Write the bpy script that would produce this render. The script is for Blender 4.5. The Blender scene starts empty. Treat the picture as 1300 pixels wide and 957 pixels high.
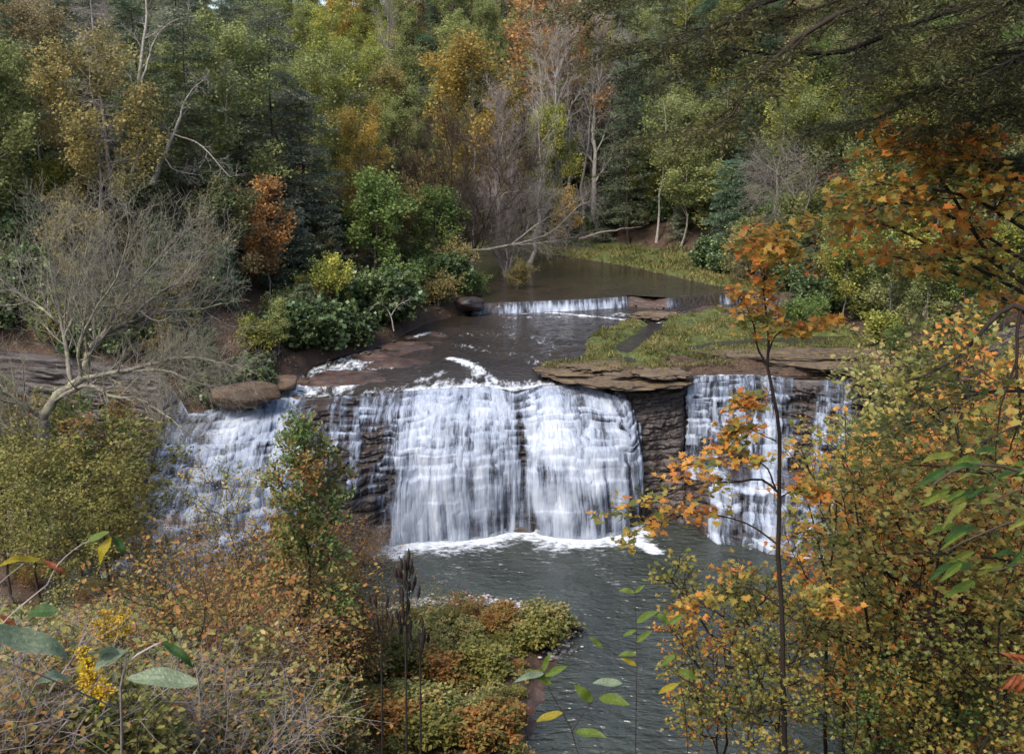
import bpy, math, random
import numpy as np
from mathutils import Vector, Matrix
R = math.radians
C = bpy.context.scene.collection
scene = bpy.context.scene

# ------------------------------------------------------------------ camera, light, exposure
CAM_Z = 27.0
F_PX = 1249.0                 # focal length in photo pixels (photo is 1300 wide)
PITCH = math.atan(283.5 / F_PX)
cam_d = bpy.data.cameras.new('camera')
cam_d.sensor_width = 36.0
cam_d.lens = F_PX / 1300.0 * 36.0
cam_d.shift_y = -45.0 / 1300.0
cam_d.clip_start = 0.05
cam_d.clip_end = 2000.0
cam_d.dof.use_dof = True
cam_d.dof.focus_distance = 62.0
cam_d.dof.aperture_fstop = 14.0
cam = bpy.data.objects.new('camera', cam_d)
C.objects.link(cam)
cam.location = (0, 0, CAM_Z)
cam.rotation_euler = (math.pi / 2 - PITCH, 0, 0)
scene.camera = cam

SUN_EL, SUN_AZ = R(52), R(215)      # azimuth measured clockwise from +Y
world = bpy.data.worlds.new('World')
scene.world = world
world.use_nodes = True
wn = world.node_tree
bg = wn.nodes['Background']
sky = wn.nodes.new('ShaderNodeTexSky')
sky.sky_type = 'NISHITA'
sky.sun_disc = False
sky.sun_elevation = SUN_EL
sky.sun_rotation = SUN_AZ
sky.air_density = 1.0
sky.dust_density = 3.0
wn.links.new(sky.outputs[0], bg.inputs[0])
bg.inputs[1].default_value = 0.15
sun_d = bpy.data.lights.new('sun', 'SUN')
sun_d.energy = 1.5
sun_d.angle = R(14)
sun_d.color = (1.0, 0.94, 0.86)
sun = bpy.data.objects.new('sun', sun_d)
C.objects.link(sun)
_sd = Vector((math.sin(SUN_AZ) * math.cos(SUN_EL), math.cos(SUN_AZ) * math.cos(SUN_EL), math.sin(SUN_EL)))
sun.rotation_euler = _sd.to_track_quat('Z', 'Y').to_euler()
sun.location = (0, 0, 60)
vs = scene.view_settings
vs.view_transform = 'Standard'
vs.look = 'None'
vs.gamma = 1.0
vs.use_curve_mapping = False
vs.exposure = 1.32
scene.cycles.max_bounces = 6
scene.cycles.diffuse_bounces = 3
scene.cycles.glossy_bounces = 2
scene.cycles.transmission_bounces = 3
scene.cycles.transparent_max_bounces = 8
scene.cycles.caustics_reflective = False
scene.cycles.caustics_refractive = False
scene.cycles.sample_clamp_indirect = 4.0

# ------------------------------------------------------------------ picture-to-place helpers
cP, sP = math.cos(PITCH), math.sin(PITCH)
def ray(px, py):
    a = (px - 650.0) / F_PX
    b = -(py - 433.5) / F_PX
    return np.array([a, cP + b * sP, -sP + b * cP])
def on_plane(px, py, z=0.0):
    d = ray(px, py)
    t = (z - CAM_Z) / d[2]
    return np.array([d[0] * t, d[1] * t, z])
def at_depth(px, py, Y):
    d = ray(px, py)
    t = Y / d[1]
    return np.array([d[0] * t, Y, CAM_Z + d[2] * t])
def to_px(x, y, z):
    zz = z - CAM_Z
    fwd = y * cP - zz * sP
    up = y * sP + zz * cP
    return 650 + F_PX * x / fwd, 433.5 - F_PX * up / fwd

# ------------------------------------------------------------------ noise (numpy)
def _hash(ix, iy, seed):
    h = (ix.astype(np.int64) * 374761393 + iy.astype(np.int64) * 668265263 + seed * 144665) & 0x7fffffff
    h = ((h ^ (h >> 13)) * 1274126177) & 0x7fffffff
    h = (h ^ (h >> 16)) & 0x7fffffff
    return (h % 100003) / 100003.0
def vnoise(x, y, seed=0):
    x = np.asarray(x, float); y = np.asarray(y, float)
    x, y = np.broadcast_arrays(x, y)
    ix = np.floor(x); iy = np.floor(y)
    fx = x - ix; fy = y - iy
    fx = fx * fx * (3 - 2 * fx); fy = fy * fy * (3 - 2 * fy)
    a = _hash(ix, iy, seed); b = _hash(ix + 1, iy, seed)
    c = _hash(ix, iy + 1, seed); d = _hash(ix + 1, iy + 1, seed)
    return (a * (1 - fx) + b * fx) * (1 - fy) + (c * (1 - fx) + d * fx) * fy
def fbm(x, y, seed=0, oct=4):
    s = 0; a = 0.5; t = 0
    for o in range(oct):
        s = s + a * vnoise(np.asarray(x) * 2 ** o, np.asarray(y) * 2 ** o, seed + o * 7)
        t += a; a *= 0.5
    return s / t
def sstep(a, b, x):
    t = np.clip((np.asarray(x, float) - a) / (b - a), 0, 1)
    return t * t * (3 - 2 * t)
def poly_sd(x, y, poly):
    """signed distance to polygon: negative inside"""
    x = np.asarray(x, float); y = np.asarray(y, float)
    P = np.asarray(poly, float)
    best = np.full(x.shape, 1e9); inside = np.zeros(x.shape, bool)
    n = len(P)
    for i in range(n):
        x0, y0 = P[i][:2]; x1, y1 = P[(i + 1) % n][:2]
        dx, dy = x1 - x0, y1 - y0
        t = np.clip(((x - x0) * dx + (y - y0) * dy) / (dx * dx + dy * dy + 1e-12), 0, 1)
        d = np.hypot(x - x0 - t * dx, y - y0 - t * dy)
        best = np.minimum(best, d)
        c = ((y0 > y) != (y1 > y)) & (x < (x1 - x0) * (y - y0) / (y1 - y0 + 1e-12) + x0)
        inside ^= c
    return np.where(inside, -best, best)
def line_d(x, y, pts):
    best = np.full(np.asarray(x, float).shape, 1e9)
    for i in range(len(pts) - 1):
        x0, y0 = pts[i][:2]; x1, y1 = pts[i + 1][:2]
        dx, dy = x1 - x0, y1 - y0
        t = np.clip(((x - x0) * dx + (y - y0) * dy) / (dx * dx + dy * dy + 1e-12), 0, 1)
        best = np.minimum(best, np.hypot(x - x0 - t * dx, y - y0 - t * dy))
    return best

# ------------------------------------------------------------------ mesh building
def new_mesh(name, V, loops, starts, attrs=None, smooth=False):
    me = bpy.data.meshes.new(name)
    V = np.ascontiguousarray(V, np.float32)
    me.vertices.add(len(V)); me.vertices.foreach_set('co', V.ravel())
    me.loops.add(len(loops)); me.loops.foreach_set('vertex_index', np.ascontiguousarray(loops, np.int32))
    me.polygons.add(len(starts)); me.polygons.foreach_set('loop_start', np.ascontiguousarray(starts, np.int32))
    me.update(calc_edges=True)
    if smooth:
        me.polygons.foreach_set('use_smooth', np.ones(len(starts), bool))
    for k, (dom, arr) in (attrs or {}).items():
        at = me.attributes.new(k, 'FLOAT', dom)
        at.data.foreach_set('value', np.ascontiguousarray(arr, np.float32).ravel())
    me.validate()
    return me
def quads_mesh(name, V, Q, attrs=None, smooth=False):
    Q = np.asarray(Q)
    return new_mesh(name, V, Q.ravel(), np.arange(len(Q)) * Q.shape[1], attrs, smooth)
def grid_mesh(name, X, Y, Z, attrs=None, keep=None, smooth=True):
    """X,Y,Z shape (n,m)"""
    n, m = X.shape
    V = np.stack([X, Y, Z], -1).reshape(-1, 3)
    idx = np.arange(n * m).reshape(n, m)
    Q = np.stack([idx[:-1, :-1], idx[1:, :-1], idx[1:, 1:], idx[:-1, 1:]], -1)
    if keep is not None:
        Q = Q[keep]
    else:
        Q = Q.reshape(-1, 4)
    at = {k: ('POINT', np.asarray(a)) for k, a in (attrs or {}).items()}
    if keep is not None:
        used = np.zeros(n * m, bool); used[Q.ravel()] = True
        remap = np.cumsum(used) - 1
        V = V[used]; Q = remap[Q]
        at = {k: (d, a.ravel()[used]) for k, (d, a) in at.items()}
    return quads_mesh(name, V, Q, at, smooth)
def link(name, me, mat=None, parent=None):
    o = bpy.data.objects.new(name, me)
    C.objects.link(o)
    if mat is not None and not me.materials:
        me.materials.append(mat)
    if parent is not None:
        o.parent = parent
    return o
def relink_mat(o, mat):
    o.material_slots[0].link = 'OBJECT'
    o.material_slots[0].material = mat
def thing(name, label, cat, loc=(0, 0, 0), rz=0.0, group=None, scale=1.0):
    o = bpy.data.objects.new(name, None)
    C.objects.link(o)
    o.empty_display_size = 0.3
    o.location = loc; o.rotation_euler = (0, 0, rz); o.scale = (scale,) * 3 if np.isscalar(scale) else scale
    o['label'] = label; o['category'] = cat
    if group: o['group'] = group
    return o
def tag(o, label, cat, group=None):
    o['label'] = label; o['category'] = cat
    if group: o['group'] = group
    return o
def structure(o):
    o['kind'] = 'structure'; return o
def stuff(o, label, cat):
    o['kind'] = 'stuff'; o['label'] = label; o['category'] = cat; return o

# ------------------------------------------------------------------ materials
class NT:
    def __init__(s, name):
        s.m = bpy.data.materials.new(name); s.m.use_nodes = True
        s.t = s.m.node_tree; s.t.nodes.clear()
        s.out = s.t.nodes.new('ShaderNodeOutputMaterial')
    def n(s, typ, **kw):
        nd = s.t.nodes.new('ShaderNode' + typ)
        for k, v in kw.items():
            setattr(nd, k, v)
        return nd
    def l(s, a, b): s.t.links.new(a, b)
    def val(s, v):
        n = s.n('Value'); n.outputs[0].default_value = v; return n.outputs[0]
    def attr(s, name):
        return s.n('Attribute', attribute_name=name).outputs['Fac']
    def math(s, op, a, b=None, clamp=False):
        n = s.n('Math', operation=op); n.use_clamp = clamp
        for i, x in enumerate((a, b)):
            if x is None: continue
            if isinstance(x, (int, float)): n.inputs[i].default_value = x
            else: s.l(x, n.inputs[i])
        return n.outputs[0]
    def noise(s, scale, vec=None, detail=4, rough=0.6, dist=0.0):
        n = s.n('TexNoise'); n.inputs['Scale'].default_value = scale
        n.inputs['Detail'].default_value = detail; n.inputs['Roughness'].default_value = rough
        n.inputs['Distortion'].default_value = dist
        if vec is not None: s.l(vec, n.inputs['Vector'])
        return n.outputs['Fac']
    def mapping(s, vec, scale=(1, 1, 1), rot=(0, 0, 0)):
        n = s.n('Mapping'); n.inputs['Scale'].default_value = scale; n.inputs['Rotation'].default_value = rot
        s.l(vec, n.inputs['Vector']); return n.outputs[0]
    def ramp(s, fac, stops, interp='LINEAR'):
        n = s.n('ValToRGB'); cr = n.color_ramp; cr.interpolation = interp
        while len(cr.elements) > 1: cr.elements.remove(cr.elements[-1])
        cr.elements[0].position = stops[0][0]; cr.elements[0].color = (*stops[0][1], 1)
        for p, c in stops[1:]:
            e = cr.elements.new(p); e.color = (*c, 1)
        s.l(fac, n.inputs[0]); return n.outputs[0]
    def rng(s, x, a, b, c=0.0, d=1.0, smooth=True):
        n = s.n('MapRange'); n.interpolation_type = 'SMOOTHSTEP' if smooth else 'LINEAR'
        n.clamp = True if not smooth else n.clamp
        for i, v in enumerate((a, b, c, d)): n.inputs[i + 1].default_value = v
        s.l(x, n.inputs[0]); return n.outputs[0]
    def mix(s, f, a, b, blend='MIX'):
        n = s.n('Mix', data_type='RGBA', blend_type=blend)
        for sock, v in ((n.inputs[0], f), (n.inputs[6], a), (n.inputs[7], b)):
            if isinstance(v, (int, float)): sock.default_value = v
            elif isinstance(v, tuple): sock.default_value = (*v, 1)
            else: s.l(v, sock)
        return n.outputs[2]
    def bump(s, h, strength=0.5, dist=0.1):
        n = s.n('Bump'); n.inputs['Strength'].default_value = strength; n.inputs['Distance'].default_value = dist
        s.l(h, n.inputs['Height']); return n.outputs[0]
    def pbr(s, col, rough=0.8, spec=0.3, normal=None):
        n = s.n('BsdfPrincipled')
        for k, v in (('Base Color', col), ('Roughness', rough), ('Specular IOR Level', spec)):
            if isinstance(v, (int, float)): n.inputs[k].default_value = v
            elif isinstance(v, tuple): n.inputs[k].default_value = (*v, 1)
            else: s.l(v, n.inputs[k])
        if normal is not None: s.l(normal, n.inputs['Normal'])
        return n.outputs[0]
    def done(s, sh):
        s.l(sh, s.out.inputs[0]); return s.m

def leaf_mat(name, cols, trans=0.4, rough=0.6, spec=0.15, vary=0.25):
    t = NT(name)
    k = len(cols)
    f = t.attr('rnd')
    col = t.ramp(f, [(i / max(k - 1, 1), c) for i, c in enumerate(cols)])
    oi = t.n('ObjectInfo')
    v = t.math('ADD', t.math('MULTIPLY', oi.outputs['Random'], vary * 2), 1 - vary)
    n = t.n('HueSaturation'); t.l(col, n.inputs['Color']); t.l(v, n.inputs['Value'])
    n.inputs['Saturation'].default_value = 1.0
    col = n.outputs[0]
    p = t.pbr(col, rough, spec)
    tr = t.n('BsdfTranslucent'); t.l(col, tr.inputs[0])
    m = t.n('MixShader'); m.inputs[0].default_value = trans
    t.l(p, m.inputs[1]); t.l(tr.outputs[0], m.inputs[2])
    return t.done(m.outputs[0])
def bark_mat(name, c1, c2, scale=6.0, lichen=None):
    t = NT(name)
    g = t.n('TexCoord').outputs['Object']
    v = t.mapping(g, (scale, scale, scale * 0.35))
    nz = t.noise(1.0, v, 5, 0.7)
    col = t.ramp(nz, [(0.3, c1), (0.7, c2)])
    if lichen:
        n2 = t.noise(2.3, g, 3, 0.6)
        col = t.mix(t.rng(n2, 0.5, 0.62), col, lichen)
    return t.done(t.pbr(col, 0.9, 0.15, t.bump(nz, 0.6, 0.03)))
def rock_mat(name, dark, mid, light, rough=0.75, spec=0.3, wet=0.0, litter=None, strata=3.0):
    t = NT(name)
    g = t.n('NewGeometry').outputs['Position']
    a = t.noise(0.35, g, 6, 0.7)
    b = t.noise(1.0, t.mapping(g, (0.35, 0.35, strata)), 5, 0.65)
    f = t.math('ADD', t.math('MULTIPLY', a, 0.5), t.math('MULTIPLY', b, 0.5))
    col = t.ramp(f, [(0.33, dark), (0.5, mid), (0.68, light)])
    fine = t.noise(5.0, g, 6, 0.75)
    col = t.mix(0.5, col, t.ramp(fine, [(0.3, (0.45, 0.45, 0.45)), (0.7, (1.5, 1.45, 1.4))]), 'MULTIPLY')
    if litter:
        up = t.n('SeparateXYZ'); t.l(t.n('NewGeometry').outputs['Normal'], up.inputs[0])
        n2 = t.noise(3.0, g, 3, 0.8)
        m = t.math('MULTIPLY', t.rng(up.outputs[2], 0.6, 0.95), t.rng(n2, 0.46, 0.6))
        spk = t.noise(11.0, g, 2, 0.5)
        lc = t.ramp(spk, [(0.3, litter[0]), (0.5, litter[1]), (0.68, litter[2])])
        col = t.mix(m, col, lc)
    h = t.math('ADD', t.math('MULTIPLY', b, 0.6), t.math('MULTIPLY', fine, 0.4))
    return t.done(t.pbr(col, rough, spec, t.bump(h, 0.9, 0.15)))

def srgb(r, g, b):
    f = lambda c: ((c / 255.0) / 12.92) if c <= 10 else (((c / 255.0) + 0.055) / 1.055) ** 2.4
    return (f(r), f(g), f(b))
# ================================================================== plants: generators
UPV = np.array([0.0, 0.0, 1.0])
def norm(a):
    return a / (np.linalg.norm(a, axis=-1, keepdims=True) + 1e-9)
def perp_frame(T):
    ref = np.where(np.abs(T[..., 2:3]) > 0.9, np.array([1.0, 0, 0]), UPV)
    A = norm(np.cross(T, ref)); B = np.cross(T, A)
    return A, B
class Acc:
    """collects polygons with k corners each"""
    def __init__(s): s.V = []; s.L = []; s.S = []; s.nv = 0; s.nl = 0; s.rnd = []
    def add(s, V, F, rnd=None):
        V = np.asarray(V).reshape(-1, 3); F = np.asarray(F)
        s.V.append(V); s.L.append((F + s.nv).ravel())
        k = F.shape[1]
        s.S.append(s.nl + np.arange(len(F)) * k)
        s.nv += len(V); s.nl += len(F) * k
        s.rnd.append(np.zeros(len(F)) if rnd is None else rnd)
    def mesh(s, name, smooth=False):
        if not s.V:
            s.add(np.zeros((3, 3)) + np.arange(3)[:, None] * 1e-4, np.array([[0, 1, 2]]))
        return new_mesh(name, np.concatenate(s.V), np.concatenate(s.L), np.concatenate(s.S),
                        {'rnd': ('FACE', np.concatenate(s.rnd))}, smooth)
def top_of(*accs):
    z = np.concatenate([np.concatenate(a.V)[:, 2] for a in accs if a.V])
    return float(np.percentile(z, 99.7))
def tubes(acc, P, Rr, sides=5):
    """P (B,m,3) radii (B,m)"""
    B, m, _ = P.shape
    T = np.empty_like(P)
    T[:, 1:-1] = P[:, 2:] - P[:, :-2]; T[:, 0] = P[:, 1] - P[:, 0]; T[:, -1] = P[:, -1] - P[:, -2]
    T = norm(T)
    A0, _ = perp_frame(T[:, 0])
    A = norm(A0[:, None, :] - (A0[:, None, :] * T).sum(-1, keepdims=True) * T)
    Bv = np.cross(T, A)
    th = np.arange(sides) * 2 * math.pi / sides
    ring = (A[:, :, None, :] * np.cos(th)[None, None, :, None] + Bv[:, :, None, :] * np.sin(th)[None, None, :, None])
    V = P[:, :, None, :] + ring * Rr[:, :, None, None]
    idx = np.arange(B * m * sides).reshape(B, m, sides)
    a = idx[:, :-1]; b = idx[:, 1:]
    Q = np.stack([a, np.roll(a, -1, 2), np.roll(b, -1, 2), b], -1).reshape(-1, 4)
    acc.add(V, Q)
def along(P, Rr, i, t):
    m = P.shape[1]
    f = np.clip(t, 0, 0.9999) * (m - 1); k = f.astype(int); f = f - k
    p0 = P[i, k]; p1 = P[i, np.minimum(k + 1, m - 1)]
    r = Rr[i, k] * (1 - f) + Rr[i, np.minimum(k + 1, m - 1)] * f
    return p0 * (1 - f[:, None]) + p1 * f[:, None], norm(p1 - p0), r
def curl(p, d, L, m, up, wob, rs):
    B = len(p)
    P = np.empty((B, m, 3)); P[:, 0] = p
    for j in range(1, m):
        P[:, j] = P[:, j - 1] + d * (L / (m - 1))[:, None]
        d = norm(d + UPV * (np.asarray(up)[..., None] if np.ndim(up) else up) + rs.normal(0, wob, (B, 3)))
    return P
def branch(P, Rr, n, t0, t1, Lf, ang, up, wob, m, rs, flat=False, rfac=0.6, per=True, rmin=0.004):
    """n children per parent, Lf(t) length, ang (lo,hi) degrees"""
    B = len(P)
    i = np.repeat(np.arange(B), n)
    t = (np.tile((np.arange(n) + 0.5) / n, B) + rs.uniform(-0.5, 0.5, B * n) / n) * (t1 - t0) + t0
    p, T, r = along(P, Rr, i, t)
    A, Bv = perp_frame(T)
    if flat:
        sgn = np.where(np.arange(B * n) % 2 == 0, 1.0, -1.0)[:, None]
        H = norm(np.cross(T, UPV)) * sgn
        perp = norm(H + rs.normal(0, 0.18, H.shape))
    else:
        az = (np.arange(B * n) * 2.39996 + rs.uniform(-0.5, 0.5, B * n))[:, None]
        perp = A * np.cos(az) + Bv * np.sin(az)
    a = np.radians(rs.uniform(ang[0], ang[1], B * n))[:, None]
    d = norm(T * np.cos(a) + perp * np.sin(a))
    L = Lf(t, i, rs) * rs.uniform(0.75, 1.2, B * n)
    Pc = curl(p, d, L, m, up, wob, rs)
    r0 = np.maximum(r * rfac, rmin)
    Rc = r0[:, None] * np.linspace(1, 0.3, m)[None, :]
    return Pc, np.maximum(Rc, rmin * 0.6), i
# leaf outlines in local coordinates: x across, y along, z out of the blade
LEAVES = {
    'quad': (np.array([[0, 0, 0], [.5, .45, .0], [0, 1, 0], [-.5, .45, .0]], float), [np.array([[0, 1, 2, 3]])]),
    'fold': (np.array([[0, 0, 0], [.32, .3, .1], [.22, .75, .08], [0, 1, 0], [-.22, .75, .08], [-.32, .3, .1]], float),
             [np.array([[0, 1, 2, 3], [3, 4, 5, 0]])]),
    'long': (np.array([[0, 0, 0], [.13, .4, .03], [0, 1, 0], [-.13, .4, .03]], float), [np.array([[0, 1, 2, 3]])]),
    'needle': (np.array([[0, 0, 0], [.16, .5, .03], [0, 1, 0], [-.16, .5, .03]], float), [np.array([[0, 1, 2, 3]])]),
}
_h = [(0, 0), (.12, .1), (.42, .02), (.36, .2), (.6, .42), (.34, .45), (.36, .62), (.16, .62), (0, 1)]
_mv = [[x, y - .0, abs(x) * .22 + (0.06 if k in (4,) else 0)] for k, (x, y) in enumerate(_h)]
_mv2 = [[-x, y, z] for x, y, z in _mv[1:-1]]
LEAVES['maple'] = (np.array(_mv + _mv2, float),
                   [np.array([[0, 1, 2, 3, 4, 5, 6, 7, 8], [0, 8, 15, 14, 13, 12, 11, 10, 9]])])
def scatter(acc, pos, fwd, size, rs, kind='quad', tilt=0.6, limb=None, rnd=None, updown=1.0):
    V, Fs = LEAVES[kind]
    N = len(pos)
    nrm = norm(UPV * updown + rs.normal(0, tilt, (N, 3)))
    y = norm(fwd - (fwd * nrm).sum(-1, keepdims=True) * nrm)
    x = np.cross(y, nrm)
    s = np.broadcast_to(size, (N,))[:, None, None]
    W = (V[None, :, 0, None] * x[:, None, :] + V[None, :, 1, None] * y[:, None, :] + V[None, :, 2, None] * nrm[:, None, :]) * s
    W = W + pos[:, None, :]
    if rnd is None:
        rnd = rs.uniform(0, 1, N)
        if limb is not None:
            rnd = 0.5 * rnd + 0.5 * _hash(limb, limb * 0 + 3, 11)
    for F in Fs:
        nf = len(F)
        Q = (F[None] + (np.arange(N) * len(V))[:, None, None]).reshape(-1, F.shape[1])
        acc.add(W.reshape(-1, 3), Q, np.repeat(rnd, nf))
def leaves_on(acc, P, Rr, n, size, rs, kind='quad', spread=0.15, tilt=0.6, t0=0.1, limb=None, sizevar=0.45, droop=0.0, updown=1.0):
    B = len(P); i = np.repeat(np.arange(B), n)
    t = rs.uniform(t0, 1.0, B * n)
    p, T, _ = along(P, Rr, i, t)
    p = p + rs.normal(0, spread, p.shape)
    f = norm(T * 0.6 + rs.normal(0, 0.6, T.shape) - UPV * droop)
    scatter(acc, p, f, size * rs.uniform(1 - sizevar, 1 + sizevar, B * n), rs, kind, tilt, None if limb is None else limb[i], updown=updown)
def stem_line(H, m, lean, wob, rs, r0, r1=0.25):
    P = np.zeros((1, m, 3)); z = np.linspace(0, H, m)
    P[0, :, 2] = z
    w = np.cumsum(rs.normal(0, wob, (m, 2)), 0); w[0] = 0
    P[0, :, :2] = w + np.outer(z, lean)
    Rr = (r0 * np.linspace(1, r1, m))[None]
    Rr[0, 0] *= 1.35
    return P, Rr

def gen_deciduous(seed, H=16, Rc=4.5, t0=0.3, nl=16, leaves=12, lsize=0.2, kind='quad', r0=0.2, twigs=9, subs=7, spread=0.28, lean=(0, 0), bark_sides=6):
    rs = np.random.RandomState(seed)
    wd, lf = Acc(), Acc()
    P0, R0 = stem_line(H * 0.95, 10, lean, H * 0.012, rs, r0, 0.15)
    tubes(wd, P0, R0, bark_sides)
    def L1(t, i, rs):
        u = (t - t0) / (1 - t0)
        return Rc * (0.45 + 0.75 * np.sin(np.clip(u, 0, 1) * math.pi * 0.85 + 0.35)) * rs.uniform(0.65, 1.15, len(t))
    P1, R1, _ = branch(P0, R0, nl, t0, 0.99, L1, (38, 72), 0.10, 0.12, 6, rs, rfac=0.5, rmin=0.02)
    tubes(wd, P1, R1, 4)
    P2, R2, i2 = branch(P1, R1, subs, 0.25, 1.0, lambda t, i, rs: Rc * 0.38 * np.ones(len(t)), (25, 60), 0.06, 0.15, 4, rs, rfac=0.6, rmin=0.012)
    tubes(wd, P2, R2, 3)
    P3, R3, i3 = branch(P2, R2, twigs, 0.15, 1.0, lambda t, i, rs: Rc * 0.17 * np.ones(len(t)), (20, 70), -0.03, 0.2, 3, rs, rfac=0.6, rmin=0.006)
    if lsize < 0.16: tubes(wd, P3, R3, 3)
    leaves_on(lf, P3, R3, leaves, lsize, rs, kind, spread, 0.75, limb=i2[i3])
    return wd.mesh('trunk'), lf.mesh('crown'), top_of(lf)
def gen_hemlock(seed, H=20, Rc=3.6, t0=0.12, nb=64, side=12, per=9, lsize=0.42, r0=0.22, dead=False, kind='long'):
    rs = np.random.RandomState(seed)
    wd, lf = Acc(), Acc()
    P0, R0 = stem_line(H, 10, rs.uniform(-0.02, 0.02, 2), H * 0.004, rs, r0, 0.08)
    tubes(wd, P0, R0, 6)
    def L1(t, i, rs):
        return Rc * (1.10 - t) ** 0.6 * rs.uniform(0.45, 1.2, len(t)) * np.where(t < 0.25, 0.75, 1)
    P1, R1, _ = branch(P0, R0, nb, t0, 0.995, L1, (70, 104), -0.07, 0.09, 6, rs, rfac=0.3, rmin=0.02)
    tubes(wd, P1, R1, 4)
    P2, R2, i2 = branch(P1, R1, side, 0.12, 1.0, lambda t, i, rs: Rc * 0.30 * (1.15 - t * 0.6), (45, 70), -0.10, 0.08, 4, rs, flat=True, rmin=0.008)
    if dead:
        tubes(wd, P2, R2 * 1.3, 3)
        P3, R3, _ = branch(P2, R2, 4, 0.2, 1.0, lambda t, i, rs: Rc * 0.16 * np.ones(len(t)), (30, 70), -0.02, 0.2, 3, rs, rmin=0.008)
        tubes(wd, P3, R3 * 1.3, 3)
    else:
        leaves_on(lf, P2, R2, per, lsize, rs, kind, 0.07, 0.35, limb=i2, droop=0.45)
        leaves_on(lf, P1, R1, per * 3, lsize, rs, kind, 0.12, 0.35, limb=np.arange(len(P1)), droop=0.3, t0=0.3)
    return wd.mesh('trunk'), (None if dead else lf.mesh('crown')), top_of(wd)
def gen_bare(seed, H=14, Rc=5, t0=0.25, nl=12, subs=9, twigs=8, fine=5, r0=0.22, up=0.10, lean=(0, 0), ang=(20, 50), thick=1.0, fork=0):
    rs = np.random.RandomState(seed)
    wd = Acc()
    P0, R0 = stem_line(H * 0.92, 10, lean, H * 0.012, rs, r0, 0.12)
    if fork:
        q = [P0]; rr = [R0]
        for k in range(fork):
            a = 2 * math.pi * (k + rs.uniform(-.2, .2)) / fork
            Pf, Rf = stem_line(H * rs.uniform(0.75, 0.95), 10, (math.cos(a) * 0.38, math.sin(a) * 0.38), H * 0.014, rs, r0 * 0.75, 0.12)
            q.append(Pf); rr.append(Rf)
        P0 = np.concatenate(q); R0 = np.concatenate(rr)
    tubes(wd, P0, R0, 7)
    L1 = lambda t, i, rs: Rc * (0.5 + 0.6 * np.sin((t - t0) / (1 - t0) * 2.4 + 0.3))
    P1, R1, _ = branch(P0, R0, nl, t0, 0.99, L1, ang, up, 0.10, 7, rs, rfac=0.55, rmin=0.02 * thick)
    tubes(wd, P1, R1, 5)
    P2, R2, _ = branch(P1, R1, subs, 0.2, 1.0, lambda t, i, rs: Rc * 0.42 * np.ones(len(t)), (20, 50), up * 0.8, 0.12, 5, rs, rfac=0.55, rmin=0.012 * thick)
    tubes(wd, P2, R2, 4)
    P3, R3, _ = branch(P2, R2, twigs, 0.15, 1.0, lambda t, i, rs: Rc * 0.2 * np.ones(len(t)), (20, 45), up * 0.5, 0.14, 4, rs, rfac=0.55, rmin=0.008 * thick)
    tubes(wd, P3, R3, 3)
    if fine:
        P4, R4, _ = branch(P3, R3, fine, 0.1, 1.0, lambda t, i, rs: Rc * 0.1 * np.ones(len(t)), (20, 45), 0.03, 0.12, 3, rs, rfac=0.6, rmin=0.006 * thick)
        tubes(wd, P4, R4, 3)
    return wd.mesh('trunk'), None, top_of(wd)
def gen_shrub(seed, H=2.5, Rc=1.8, stems=7, leaves=10, lsize=0.11, kind='fold', subs=8, twigs=5, spread=0.07, tilt=0.6, r0=0.025, up=0.12, tlow=0.25):
    rs = np.random.RandomState(seed)
    wd, lf = Acc(), Acc()
    d = np.stack([rs.normal(0, 0.45, stems), rs.normal(0, 0.45, stems), np.ones(stems)], -1) * np.array([Rc / H * 1.6, Rc / H * 1.6, 1])
    p = rs.normal(0, 0.12, (stems, 3)); p[:, 2] = -0.05
    P0 = curl(p, norm(d), H * rs.uniform(0.7, 1.1, stems), 7, up * 0.4, 0.1, rs)
    R0 = (r0 * np.linspace(1, 0.3, 7))[None] * rs.uniform(0.7, 1.2, stems)[:, None]
    tubes(wd, P0, R0, 5)
    P1, R1, _ = branch(P0, R0, subs, tlow, 1.0, lambda t, i, rs: H * 0.36 * np.ones(len(t)), (25, 70), up * 0.5, 0.15, 4, rs, rmin=0.006)
    tubes(wd, P1, R1, 4)
    P2, R2, i2 = branch(P1, R1, twigs, 0.2, 1.0, lambda t, i, rs: H * 0.17 * np.ones(len(t)), (25, 70), 0.0, 0.15, 3, rs, rmin=0.004)
    tubes(wd, P2, R2, 3)
    leaves_on(lf, P2, R2, leaves, lsize, rs, kind, spread, tilt, limb=i2)
    return wd.mesh('stem'), lf.mesh('foliage'), top_of(lf)

def spline(pts, m, rs=None, wob=0.0):
    pts = np.asarray(pts, float)
    n = len(pts)
    t = np.linspace(0, n - 1, m)
    out = np.empty((m, pts.shape[1]))
    ext = np.vstack([2 * pts[0] - pts[1], pts, 2 * pts[-1] - pts[-2]])
    for j, tt in enumerate(t):
        k = min(int(tt), n - 2); f = tt - k
        p0, p1, p2, p3 = ext[k], ext[k + 1], ext[k + 2], ext[k + 3]
        out[j] = 0.5 * ((2 * p1) + (-p0 + p2) * f + (2 * p0 - 5 * p1 + 4 * p2 - p3) * f * f + (-p0 + 3 * p1 - 3 * p2 + p3) * f ** 3)
    if rs is not None and wob:
        out[1:-1] += rs.normal(0, wob, out[1:-1].shape)
    return out
def px_line(pts):
    """[(px,py,depth)] -> world points"""
    return [at_depth(a, b, c) for a, b, c in pts]

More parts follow.
